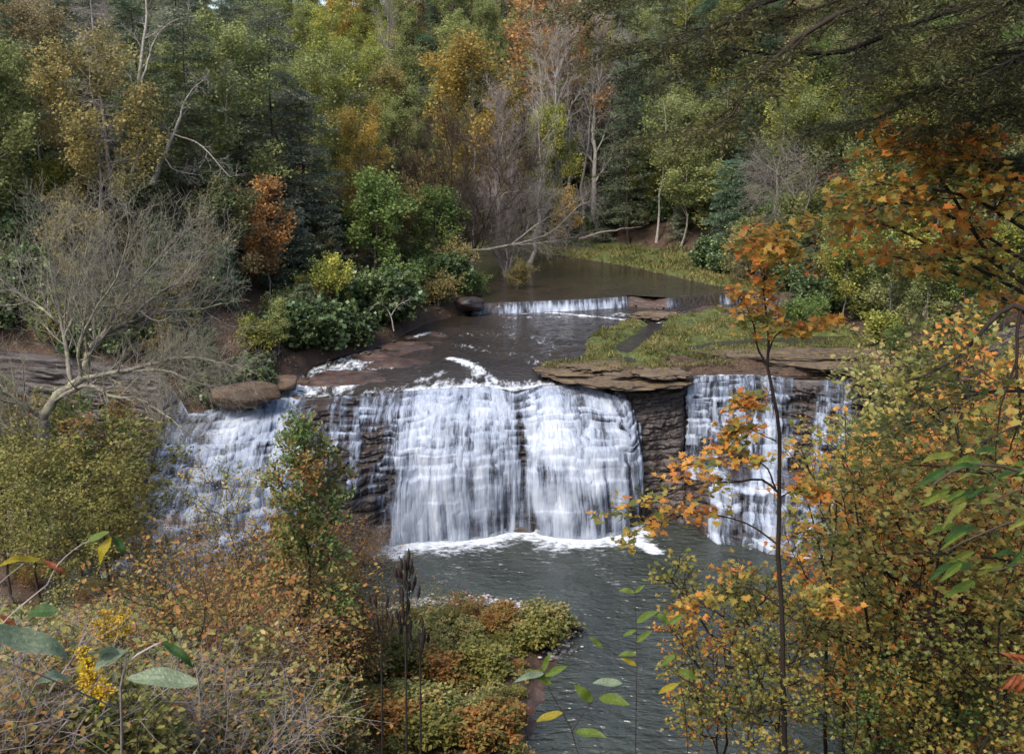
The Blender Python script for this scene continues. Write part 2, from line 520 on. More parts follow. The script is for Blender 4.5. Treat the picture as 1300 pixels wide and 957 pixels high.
def put(proto, name, label, cat, loc, rz=0.0, scale=1.0, leafm=None, barkm=None, group=None, names=('trunk', 'crown')):
    wd, lf, H = proto
    r = thing(name, label, cat, loc, rz, group, scale)
    o = bpy.data.objects.new(names[0], wd); C.objects.link(o); o.parent = r
    if not wd.materials: wd.materials.append(barkm)
    relink_mat(o, barkm)
    if lf is not None:
        o = bpy.data.objects.new(names[1], lf); C.objects.link(o); o.parent = r
        if not lf.materials: lf.materials.append(leafm)
        relink_mat(o, leafm)
    return r
# ================================================================== palette of the setting
M = {}
M['cliff'] = rock_mat('wet_dark_shale', (0.008, 0.006, 0.006), (0.028, 0.021, 0.019), (0.10, 0.078, 0.068), 0.42, 0.5, strata=6.0,
                      litter=((0.02, 0.03, 0.01), (0.05, 0.03, 0.02), (0.10, 0.05, 0.02)))
M['slab'] = rock_mat('dry_flat_sandstone', (0.016, 0.012, 0.010), (0.07, 0.053, 0.04), (0.17, 0.13, 0.10), 0.8, 0.25, strata=7.0,
                     litter=((0.05, 0.06, 0.015), (0.17, 0.12, 0.05), (0.11, 0.04, 0.02)))
M['boulder'] = rock_mat('brown_boulder_stone', (0.025, 0.018, 0.013), (0.09, 0.062, 0.043), (0.18, 0.13, 0.095), 0.85, 0.2, strata=1.2)

def ground_mat():
    t = NT('leaf_littered_ground')
    g = t.n('NewGeometry').outputs['Position']
    wet, grass = t.attr('wet'), t.attr('grass')
    nz = t.noise(1.2, g, 5, 0.7)
    spk = t.noise(9.0, g, 3, 0.6)
    lit = t.ramp(spk, [(0.3, (0.018, 0.013, 0.009)), (0.45, (0.045, 0.029, 0.019)), (0.58, (0.08, 0.048, 0.030)), (0.7, (0.14, 0.095, 0.055))])
    soil = t.ramp(nz, [(0.35, (0.02, 0.014, 0.01)), (0.65, (0.07, 0.045, 0.03))])
    base = t.mix(t.rng(nz, 0.35, 0.6), soil, lit)
    moss = t.ramp(t.noise(3.0, g, 5, 0.75), [(0.35, (0.02, 0.028, 0.008)), (0.55, (0.07, 0.085, 0.02)), (0.7, (0.14, 0.13, 0.035))])
    base = t.mix(t.rng(t.math('ADD', grass, t.math('MULTIPLY', t.math('SUBTRACT', nz, 0.5), 1.2)), 0.4, 0.6), base, moss)
    rk = t.ramp(t.noise(1.5, t.mapping(g, (0.4, 0.4, 4.0)), 6, 0.7), [(0.35, (0.013, 0.010, 0.009)), (0.5, (0.045, 0.032, 0.026)), (0.68, (0.11, 0.075, 0.058))])
    n3 = t.noise(0.8, g, 3, 0.6)
    rk = t.mix(t.math('MULTIPLY', t.rng(t.noise(1.6, g, 4, 0.8), 0.47, 0.6), 0.8), rk, t.ramp(t.noise(14.0, g, 2, 0.6), [(0.35, (0.022, 0.011, 0.009)), (0.6, (0.085, 0.036, 0.022))]))
    col = t.mix(t.rng(wet, 0.35, 0.65), base, rk)
    h = t.math('ADD', nz, t.math('MULTIPLY', spk, 0.5))
    rough = t.rng(wet, 0.3, 0.7, 0.9, 0.5)
    n = t.n('BsdfPrincipled'); t.l(col, n.inputs['Base Color']); t.l(rough, n.inputs['Roughness'])
    n.inputs['Specular IOR Level'].default_value = 0.3
    t.l(t.bump(h, 0.8, 0.12), n.inputs['Normal'])
    return t.done(n.outputs[0])
M['ground'] = ground_mat()

def water_mat(name, deep, foam_scale=(3, 3, 3), ripple=(2.2, 0.25), rip_stretch=(1, 1, 1), rough=0.07, rot=0.0):
    t = NT(name)
    g = t.n('NewGeometry').outputs['Position']
    foam = t.attr('foam')
    n1 = t.noise(1.0, t.mapping(g, foam_scale, (0, 0, rot)), 5, 0.7, 0.4)
    m = t.rng(t.math('ADD', foam, t.math('MULTIPLY', t.math('SUBTRACT', n1, 0.5), 1.6)), 0.32, 0.95)
    mask = t.math('MULTIPLY', m, t.rng(foam, 0.04, 0.2))
    mp = t.mapping(g, rip_stretch, (0, 0, rot))
    r1 = t.noise(ripple[0], mp, 2, 0.55, 0.3)
    r2 = t.noise(ripple[0] * 3.1, mp, 2, 0.5, 0.3)
    h = t.math('ADD', r1, t.math('MULTIPLY', r2, 0.22))
    bp = t.bump(h, 1.0, ripple[1])
    dcol = t.ramp(t.noise(0.3, g, 3, 0.5), [(0.35, deep), (0.7, tuple(c * 1.7 for c in deep))])
    wtr = t.pbr(dcol, rough, 0.5, bp)
    fm = t.pbr(t.ramp(n1, [(0.3, (0.26, 0.30, 0.34)), (0.65, (0.66, 0.69, 0.72))]), 0.7, 0.2, t.bump(n1, 0.5, 0.05))
    mx = t.n('MixShader'); t.l(mask, mx.inputs[0]); t.l(wtr, mx.inputs[1]); t.l(fm, mx.inputs[2])
    return t.done(mx.outputs[0])
M['pool'] = water_mat('dark_green_pool_water', (0.024, 0.028, 0.022), (1.6, 3.0, 2), (1.1, 0.34), (1, 2.0, 1), 0.24)
M['river'] = water_mat('shallow_brown_river_water', (0.020, 0.015, 0.010), (2.6, 1.0, 2), (2.0, 0.16), (1.0, 1.8, 1), 0.08)

def fall_mat():
    t = NT('silky_white_water')
    d = t.attr('dens')
    g = t.n('NewGeometry').outputs['Position']
    n = t.noise(1.0, t.mapping(g, (15, 3.0, 0.8)), 4, 0.65, 0.1)
    n2 = t.noise(1.0, t.mapping(g, (4, 2.0, 0.35)), 3, 0.6, 0.1)
    a = t.rng(t.math('ADD', d, t.math('MULTIPLY', t.math('SUBTRACT', n, 0.5), 0.7)), 0.08, 0.72)
    a = t.math('MULTIPLY', a, t.rng(d, 0.02, 0.15))
    a = t.math('MULTIPLY', a, 0.97)
    mixf = t.math('ADD', t.math('MULTIPLY', n, 0.5), t.math('MULTIPLY', n2, 0.5))
    mixf = t.math('ADD', t.math('MULTIPLY', mixf, 0.5), t.math('MULTIPLY', d, 0.5))
    col = t.ramp(mixf, [(0.28, (0.045, 0.055, 0.075)), (0.46, (0.13, 0.155, 0.205)), (0.62, (0.28, 0.32, 0.385)), (0.84, (0.60, 0.63, 0.67))])
    p = t.pbr(col, 0.6, 0.25, t.bump(n, 0.5, 0.06))
    tr = t.n('BsdfTransparent')
    mx = t.n('MixShader'); t.l(a, mx.inputs[0]); t.l(tr.outputs[0], mx.inputs[1]); t.l(p, mx.inputs[2])
    return t.done(mx.outputs[0])
M['fall'] = fall_mat()

# ================================================================== the lip and the foot of the falls
def OP(px, py, z): return on_plane(px, py, z)
lip_n = [(-95, 84, 16.0), (-60, 72, 14.0), (-38, 64.5, 12.2), (-27, 62.2, 11.6), (-22.8, 62.0, 11.0)] + \
        [tuple(OP(*a)) for a in [(240, 526, 8.2), (285, 518, 8.35), (330, 510, 8.45), (420, 504, 8.55), (500, 499, 8.65), (560, 494, 8.7), (620, 492, 8.7),
                                 (655, 498, 8.5), (690, 490, 8.7), (735, 490, 8.7), (778, 503, 8.4), (800, 490, 9.0), (835, 487, 9.1), (868, 480, 9.2), (920, 478, 9.2),
                                 (960, 478, 9.2), (1015, 482, 9.3), (1075, 484, 9.3), (1110, 487, 9.5)]] + \
        [(27.5, 67.0, 10.6), (40, 68, 14), (60, 70, 20), (95, 75, 30)]
base_n = [(-96, 82, 5.0), (-60, 70, 2.0), (-37, 63.0, 0.6), (-27, 60.5, 0.3), (-23.6, 60.5, 0.0)] + \
         [tuple(OP(*a)) for a in [(150, 735, 0), (215, 748, 0), (290, 745, 0), (395, 722, 0), (488, 690, 0), (545, 678, 0), (620, 674, 0),
                                  (655, 671, 0), (700, 674, 0), (758, 674, 0), (808, 668, 0), (822, 660, 0), (842, 658, 0), (868, 664, 0), (915, 684, 0),
                                  (960, 690, 0), (1010, 702, 0), (1050, 706, 0), (1105, 700, 0)]] + \
         [(26.5, 60, 0.5), (36, 59, 4.0), (56, 58, 10), (92, 60, 20)]
lip_n = np.array(lip_n); base_n = np.array(base_n)
PXL = np.array([p for p in [0, 60, 120, 180, 215, 243, 285, 330, 420, 500, 560, 620, 655, 690, 740, 778, 800, 835, 868, 920, 960, 1015, 1075, 1110, 1200, 1300, 1400, 1500]], float)
def lipY(x): return np.interp(x, lip_n[:, 0], lip_n[:, 1])
def lipZ(x): return np.interp(x, lip_n[:, 0], lip_n[:, 2])
def baseY(x): return np.interp(x, base_n[:, 0], base_n[:, 1])

# ---- outline of the upper river bed (with the flat rock shelf) and of the lower pool
UR = [OP(243, 519, 8.9), OP(262, 514, 9.2), OP(300, 505, 9.3), OP(372, 484, 9.3), OP(402, 464, 9.3), OP(440, 452, 9.3), OP(480, 441, 9.4), OP(545, 410, 9.4), OP(592, 397, 9.4),
      OP(600, 383, 10.25), OP(596, 365, 10.25), OP(560, 345, 10.25), (-22, 112), (-40, 116), (-70, 122), (-70, 132), (-30, 128), OP(520, 318, 10.25), OP(640, 319, 10.25), OP(700, 323, 10.25),
      OP(800, 339, 10.25), OP(900, 362, 10.25), OP(975, 374, 10.25), OP(1000, 386, 10.25), OP(1010, 395, 9.6), OP(1060, 402, 9.6), OP(1110, 440, 9.6), OP(1120, 470, 9.6), (24.8, 66), (24.8, 60)]
UR = np.array([p[:2] for p in UR])
_lipx = np.linspace(24.8, -20.6, 40)
UR = np.vstack([UR, np.stack([_lipx, lipY(_lipx) - 3.0], -1)])
ISL = np.array([OP(*a)[:2] for a in [(736, 452, 9.5), (738, 430, 9.5), (765, 414, 9.5), (830, 402, 9.5), (880, 398, 9.5), (905, 392, 9.5), (960, 395, 9.5), (1010, 395, 9.5), (1070, 402, 9.5),
                                    (1120, 440, 9.5), (1120, 470, 9.5), (1000, 472, 9.5), (870, 476, 9.5), (800, 476, 9.5), (700, 474, 9.5), (672, 466, 9.5)]])
LP = np.array([OP(*a)[:2] for a in [(60, 770, 0), (150, 725, 0), (290, 745, 0), (400, 706, 0), (455, 690, 0), (462, 722, 0), (475, 745, 0), (440, 770, 0), (400, 782, 0), (470, 783, 0), (530, 768, 0), (610, 765, 0), (655, 773, 0), (700, 788, 0), (722, 803, 0),
                                    (705, 830, 0), (692, 860, 0), (680, 920, 0), (660, 1010, 0), (700, 1300, 0), (1500, 1300, 0), (1120, 1000, 0), (1130, 900, 0), (1172, 830, 0), (1165, 760, 0), (1120, 712, 0), (1112, 672, 0),
                                    (1050, 640, 0), (900, 630, 0), (800, 620, 0), (650, 650, 0), (480, 660, 0), (390, 680, 0), (290, 715, 0), (150, 690, 0), (60, 700, 0)]])
LEDGE = [OP(596, 396, 9.5), OP(640, 394, 9.5), OP(700, 392, 9.5), OP(760, 389, 9.5), OP(800, 386, 9.5), OP(850, 389, 9.5), OP(905, 384, 9.5), OP(940, 381, 9.5), OP(985, 388, 9.5), OP(1010, 394, 9.5)]
_lg = np.array([p[:2] for p in LEDGE])
def ledgeY(x): return np.interp(x, _lg[:, 0], _lg[:, 1])
STREAM = [OP(*a)[:2] for a in [(838, 402, 9.5), (826, 418, 9.5), (800, 436, 9.5), (790, 450, 9.5), (812, 462, 9.5), (868, 468, 9.5), (900, 474, 9.5)]]
STREAM2 = [OP(*a)[:2] for a in [(1110, 425, 9.5), (1040, 428, 9.5), (960, 430, 9.5), (880, 440, 9.5)]]
STREAM3 = [OP(*a)[:2] for a in [(1090, 462, 9.5), (1010, 463, 9.5), (930, 468, 9.5), (880, 474, 9.5)]]
BUMPS = [(OP(480, 452, 9.3), 3.0, .42), (OP(440, 478, 9.3), 2.4, .35), (OP(520, 440, 9.3), 2.5, .35), (OP(420, 492, 9.2), 1.8, .3), (OP(460, 498, 9.1), 3.0, .22),
         (OP(560, 425, 9.3), 2.5, .25), (OP(410, 482, 9.2), 1.5, .3), (OP(500, 470, 9.2), 3.0, .25), (OP(640, 400, 9.4), 1.2, .3),
         (OP(845, 392, 9.5), 2.2, .55), (OP(790, 401, 9.5), 1.5, .3), (OP(900, 392, 9.5), 2.0, .5), (OP(970, 398, 9.5), 2.5, .6), (OP(880, 400, 9.5), 2.0, .4)]

def upperZ(x, y):
    x = np.asarray(x, float); y = np.asarray(y, float)
    d = poly_sd(x, y, UR)
    up = sstep(-0.35, 0.35, y - ledgeY(x))
    # a slanting second ledge on the right makes the upper step a flight of low slabs
    base = 9.15 + 0.2 * sstep(0, 8, y - lipY(x)) + up * 0.9
    rn = fbm(x * 0.6, y * 0.9, 5, 4)
    bed = base - 0.33 + (rn - 0.5) * 0.75
    for p, r, a in BUMPS:
        bed = bed + a * np.exp(-(((x - p[0]) / r) ** 2 + ((y - p[1]) / (r * 0.9)) ** 2)) * (0.6 + rn * 0.8)
    dI = poly_sd(x, y, ISL)
    isl = 9.68 + (fbm(x * 0.7, y * 0.7, 9, 4) - 0.5) * 0.6 + 0.12 * np.round(fbm(x * 0.2, y * 0.45, 19, 2) * 5)- 0.3
    sd = np.minimum(line_d(x, y, STREAM), np.minimum(line_d(x, y, STREAM2), line_d(x, y, STREAM3)))
    isl = isl - 0.55 * (1 - sstep(0.5, 1.5, sd + (rn - 0.5)))
    bed = np.where(dI < 0, bed + (isl - bed) * sstep(0, -0.9, dI), bed)
    # banks
    dd = np.maximum(d, 0)
    far = sstep(96, 104, y + 0.25 * x) * sstep(-22, -6, x)            # grassy low far bank
    left = sstep(-2, -8, x) * (1 - far)
    hn = fbm(x * 0.05, y * 0.05, 31, 3) - 0.5
    k = 0.40 + 0.10 * hn
    bankL = 1.0 * sstep(0, 1.2, dd) + 1.2 * sstep(3, 7, dd) + k * np.maximum(dd - 4, 0)
    cl = sstep(-14, -18, x) * (1 - sstep(70, 76, y))                # low layered wall beside the boulders
    bankL = bankL + cl * 1.8 * sstep(1.5, 3.0, dd)
    bankF = 0.45 * sstep(0, 1.0, dd) + 0.03 * dd + (0.55 + 0.15 * hn) * np.maximum(dd - 10, 0)
    bankR = 0.3 * sstep(0, 1.5, dd) + 0.10 * dd + (0.42) * np.maximum(dd - 8, 0)
    bank = left * bankL + (1 - left) * (far * bankF + (1 - far) * bankR)
    bank = bank * (1 - 0.25 * sstep(60, 160, dd))
    z = np.where(d > 0, base + bank - 0.35 + (rn - 0.5) * 0.4 * sstep(0, 3, dd) + 0.35 * sstep(0, 0.6, dd), bed)
    ww = 1.6 + 2.6 * sstep(8.2, 7.2, x) * sstep(-22, -20, x)
    w = sstep(0, 1, (y - lipY(x)) / ww)
    return (lipZ(x) - 0.05 * (ww > 2)) * (1 - w) + z * w, d, dI, sd

def lowerZ(x, y):
    x = np.asarray(x, float); y = np.asarray(y, float)
    d = poly_sd(x, y, LP)
    dd = np.maximum(d, 0)
    right = sstep(-1, 1, (x - 6) / 4 - (40 - y) * 0.02)
    rl = 0.35 * sstep(0, 1.5, dd) + 0.05 * dd + 0.22 * np.maximum(dd - 6, 0)
    rr = 0.5 * sstep(0, 2.0, dd) + 0.2 * dd + 0.55 * np.maximum(dd - 3, 0)
    z = rl * (1 - right) + rr * right
    z = z * sstep(-1.0, 6.0, baseY(x) - y + 6 * sstep(20, 26, np.abs(x)))
    rad = np.hypot(x * 0.55, y)
    hill = 25.4 - 0.8 * np.maximum(rad - 1.5, 0) - 0.25 * np.maximum(-x - 3, 0) * sstep(0, 20, y)
    lh = np.interp(y, [0, 2, 10, 25, 35, 42, 50, 54], [25.4, 24.4, 20.0, 12.4, 8.0, 4.2, 0.6, -2])
    wl = sstep(-0.10, -0.34, x / np.maximum(y, 1.0) + 0.06 * (fbm(x * .2, y * .2, 8, 2) - .5))
    hill = np.where(wl > 0, np.maximum(hill, -1 + (lh + 1) * wl), hill)
    z = np.where(d > 0, np.maximum(z, hill), np.where(hill > 0, hill, -0.7 * sstep(0, 2, -d)))
    n = (fbm(x * 0.35, y * 0.35, 3, 4) - 0.5)
    z = z + n * np.where(d > 0, 0.25 + 0.5 * sstep(0, 6, dd), 0.1) * sstep(1.5, 6, np.hypot(x, y))
    return z, d

# ================================================================== ground sheets
xs = np.concatenate([np.arange(-130, -34, 1.6), np.arange(-34, 36, 0.30), np.arange(36, 130, 1.6)])
vv = np.concatenate([np.arange(0, 42, 0.28), np.arange(42, 66, 0.5), np.arange(66, 210, 1.8)])
X, Vv = np.meshgrid(xs, vv, indexing='ij')
Y = lipY(X) + Vv
Z, d, dI, sd = upperZ(X, Y)
Z[:, 0] = lipZ(X[:, 0])
wet = np.clip(np.where(dI < 0, 0.30, 1.0) * sstep(0.8, -0.1, d) + 0.6 * sstep(2.6, 0.4, d) * sstep(-13, -18, X), 0, 1)
farb = sstep(96, 104, Y + 0.25 * X) * sstep(-22, -6, X)
grass = np.clip(farb * sstep(0, 0.6, d) * sstep(13, 7, d) + sstep(0.2, -0.6, dI) * 0.75 * sstep(2.5, 4.5, Y - lipY(X)), 0, 1)
structure(link('upper_ground', grid_mesh('upper_ground', X, Y, Z, {'wet': wet, 'grass': grass}), M['ground']))
xs2 = np.concatenate([np.arange(-120, -34, 1.6), np.arange(-34, 40, 0.4), np.arange(40, 110, 1.6)])
ys2 = np.concatenate([np.arange(-30, 24, 1.0), np.arange(24, 67, 0.4)])
X2, Y2 = np.meshgrid(xs2, ys2, indexing='ij')
Z2, d2 = lowerZ(X2, Y2)
wet2 = sstep(0.9, 0.2, d2)
gr2 = np.clip(sstep(1.2, 3, d2) * (0.5 - 0.3 * sstep(-4, -9, X2)), 0, 1)
structure(link('lower_ground', grid_mesh('lower_ground', X2, Y2, Z2, {'wet': wet2, 'grass': gr2}), M['ground']))
def gU(x, y): return float(upperZ(np.array([x]), np.array([y]))[0][0])
def gL(x, y): return float(lowerZ(np.array([x]), np.array([y]))[0][0])
def G(x, y): return gU(x, y) if y > lipY(x) else gL(x, y)
def ground_hit(px, py):
    """first point of the ground seen through a picture position"""
    dr = ray(px, py); t = np.arange(4, 190, 0.25) / dr[1]
    P = dr[None] * t[:, None]; P[:, 2] += CAM_Z
    g = np.where(P[:, 1] > lipY(P[:, 0]), upperZ(P[:, 0], P[:, 1])[0], lowerZ(P[:, 0], P[:, 1])[0])
    k = np.argmax(P[:, 2] < g)
    return np.array([P[k, 0], P[k, 1], g[k]])

# ================================================================== water: pool and upper river
px_, py_ = np.meshgrid(np.arange(-34, 40, 0.4), np.arange(20, 66.5, 0.3), indexing='ij')
dl = poly_sd(px_, py_, LP)
nf = fbm(px_ * 0.5, py_ * 0.5, 77, 3)
def baseline_d(x, y, x0, x1, inner=0.0):
    b = base_n[(base_n[:, 0] >= x0) & (base_n[:, 0] <= x1)]
    return line_d(x, y, b[:, :2])
def lobe_d(x, y):
    b = base_n[(base_n[:, 0] >= -8.6) & (base_n[:, 0] <= 8.0)]
    bx = np.linspace(-8.2, 7.6, 40); S = np.interp(bx, base_n[:, 0], PXL)
    lb = np.sin(np.pi * np.clip((S - 500) / 160, 0, 1)) + np.sin(np.pi * np.clip((S - 664) / 136, 0, 1))
    return line_d(x, y, np.column_stack([bx, baseY(bx) - 1.0 * lb]))
ld = lobe_d(px_, py_)
foam = np.exp(-(ld / (0.6 + 2.6 * nf)) ** 2) * 1.1
foam = np.maximum(foam, 1.1 * np.exp(-(baseline_d(px_, py_, -26, -9.0) / 1.5) ** 2))
foam = np.maximum(foam, 1.0 * np.exp(-(baseline_d(px_, py_, 14, 23) / 0.8) ** 2))
foam = np.maximum(foam, 0.46 * np.exp(-(ld / 3.4) ** 2))
for a, b, r in [((482, 692), (506, 708), .33), ((795, 682), (832, 700), .5), ((812, 690), (824, 694), .5)]:
    foam = np.maximum(foam, 1.3 * np.exp(-(line_d(px_, py_, [OP(*a, 0)[:2], OP(*b, 0)[:2]]) / r) ** 2))
for a, b in [((560, 690), (640, 720)), ((600, 690), (560, 740)), ((730, 690), (780, 740)), ((690, 690), (700, 720))]:
    foam = np.maximum(foam, 0.30 * np.exp(-(line_d(px_, py_, [OP(*a, 0)[:2], OP(*b, 0)[:2]]) / 1.0) ** 2))
keep = (dl[:-1, :-1] < 1.5)
wz = np.zeros_like(px_) + (vnoise(px_ * 1.1, py_ * 2.2, 4) - .5) * 0.05 + (vnoise(px_ * 2.4, py_ * 3.6, 5) - .5) * 0.03
structure(link('pool_water', grid_mesh('pool_water', px_, py_, wz, {'foam': foam}, keep), M['pool']))

xs = np.arange(-72, 32, 0.3); vv = np.concatenate([np.arange(0.0, 34, 0.25), np.arange(34, 70, 0.6)])
Xr, Vr = np.meshgrid(xs, vv, indexing='ij')
Yr = lipY(Xr) + Vr
dr = poly_sd(Xr, Yr, UR)
lw = Yr - ledgeY(Xr)
up = sstep(-0.25, 0.25, lw)
Zr = 9.12 + 0.2 * sstep(0, 8, Vr) + up * 0.9
wr_ = 1.3 + 2.9 * sstep(8.2, 7.2, Xr) * sstep(-22, -20, Xr)
wq = sstep(0, 1, Vr / wr_)
Zr = Zr * wq + (lipZ(Xr) + 0.07) * (1 - wq)
Zr += (fbm(Xr * 0.9, Yr * 1.3, 55, 3) - 0.5) * 0.10 * sstep(0.5, 2, Vr) * (1 - 0.7 * up)
RIFF = [([(290, 514), (340, 500), (390, 484), (440, 465), (470, 455)], 1.9, .72), ([(260, 516), (330, 508), (400, 494), (450, 478)], 1.1, .6), ([(395, 470), (440, 455), (480, 444)], .5, .6),
        ([(525, 428), (545, 423)], .5, .8), ([(575, 455), (600, 462), (610, 470)], .6, .85), ([(580, 485), (640, 482), (700, 478)], .7, .75), ([(600, 470), (650, 478), (690, 476)], .7, .6),
        ([(555, 425), (640, 425), (700, 430)], 1.4, .3), ([(470, 490), (520, 480), (560, 470)], .6, .45), ([(420, 492), (470, 500)], .6, .45), ([(520, 492), (600, 487), (700, 484)], .6, .6),
        ([(620, 399), (700, 397), (795, 392)], .45, .72), ([(835, 396), (860, 394)], .3, .6), ([(640, 403), (720, 402), (800, 400)], 1.1, .38),
        ([(850, 384), (900, 381), (935, 378)], .3, .5), ([(870, 394), (900, 390), (940, 386), (970, 384)], .35, .6), ([(700, 389), (760, 387), (790, 384)], .3, .45),
        ([(430, 480), (460, 470), (520, 462)], .5, .5), ([(380, 498), (430, 486)], .8, .6), ([(650, 415), (700, 440), (680, 460)], 2.0, .27), ([(590, 440), (650, 450)], 1.5, .3)]
fr = np.zeros_like(Xr)
for pts, r, a in RIFF:
    L = [OP(p[0], p[1], 9.3 if p[1] > 396 else 10.3)[:2] for p in pts]
    fr = np.maximum(fr, a * np.exp(-(line_d(Xr, Yr, L) / r) ** 2))
fr = np.maximum(fr, (0.62 * (1 - sstep(0.0, 2.6, Vr)) * (0.35 + 1.1 * fbm(Xr * 0.5, Yr * .2, 33, 3))) * (Xr > -21.5) * (Xr < 7.4))
fr = np.maximum(fr, 0.45 * (1 - sstep(0.0, 1.0, Vr)) * (Xr > 12) * (Xr < 20))
fr = fr * (0.65 + 0.7 * fbm(Xr * 0.8, Yr * 0.8, 91, 3))
fr = fr * sstep(0.75, 1.1, np.abs(lw - 0.1)) * (1 - (Xr > 10.5) * (Xr < 14.8) * sstep(-1.5, -0.8, lw))
_S = np.interp(Xr, lip_n[:, 0], PXL)
_cn = np.array([(225, 0), (240, .75), (330, .80), (385, .60), (405, .56), (422, .68), (452, .46), (470, .66), (492, .50), (515, .85), (535, .98), (640, .95), (652, .78), (660, .5), (666, .5), (674, .95), (740, 1.0), (765, .86), (788, .5), (794, .0),
                (866, .0), (871, .80), (897, .65), (910, .82), (990, .78), (1012, .42), (1032, .0), (1050, .5), (1060, 0)])
_st = 0.40 * vnoise(Xr * 2.2, Vr * 0.5, 74) + 0.35 * vnoise(Xr * 5.5, Vr * 0.9, 75) + 0.25 * vnoise(Xr * 11, Vr * 1.1, 76)
_reach = 0.6 + 3.2 * fbm(Xr * 0.55, Xr * 0, 37, 3)
fr = np.maximum(fr, np.clip(np.interp(_S, _cn[:, 0], _cn[:, 1]) * 0.95 - 0.28 + (_st - 0.5) * 1.2, 0, .9) * (1 - sstep(0.1, 1.0, Vr / _reach)))
keep = (dr[:-1, :-1] < 0.6) & (Xr[:-1, :-1] > -70) & ~((Xr[:-1, :-1] > 10.8) & (Xr[:-1, :-1] < 14.8) & (np.abs(lw[:-1, :-1]) < 0.55))
structure(link('river_water', grid_mesh('river_water', Xr, Yr, Zr, {'foam': fr}, keep), M['river']))

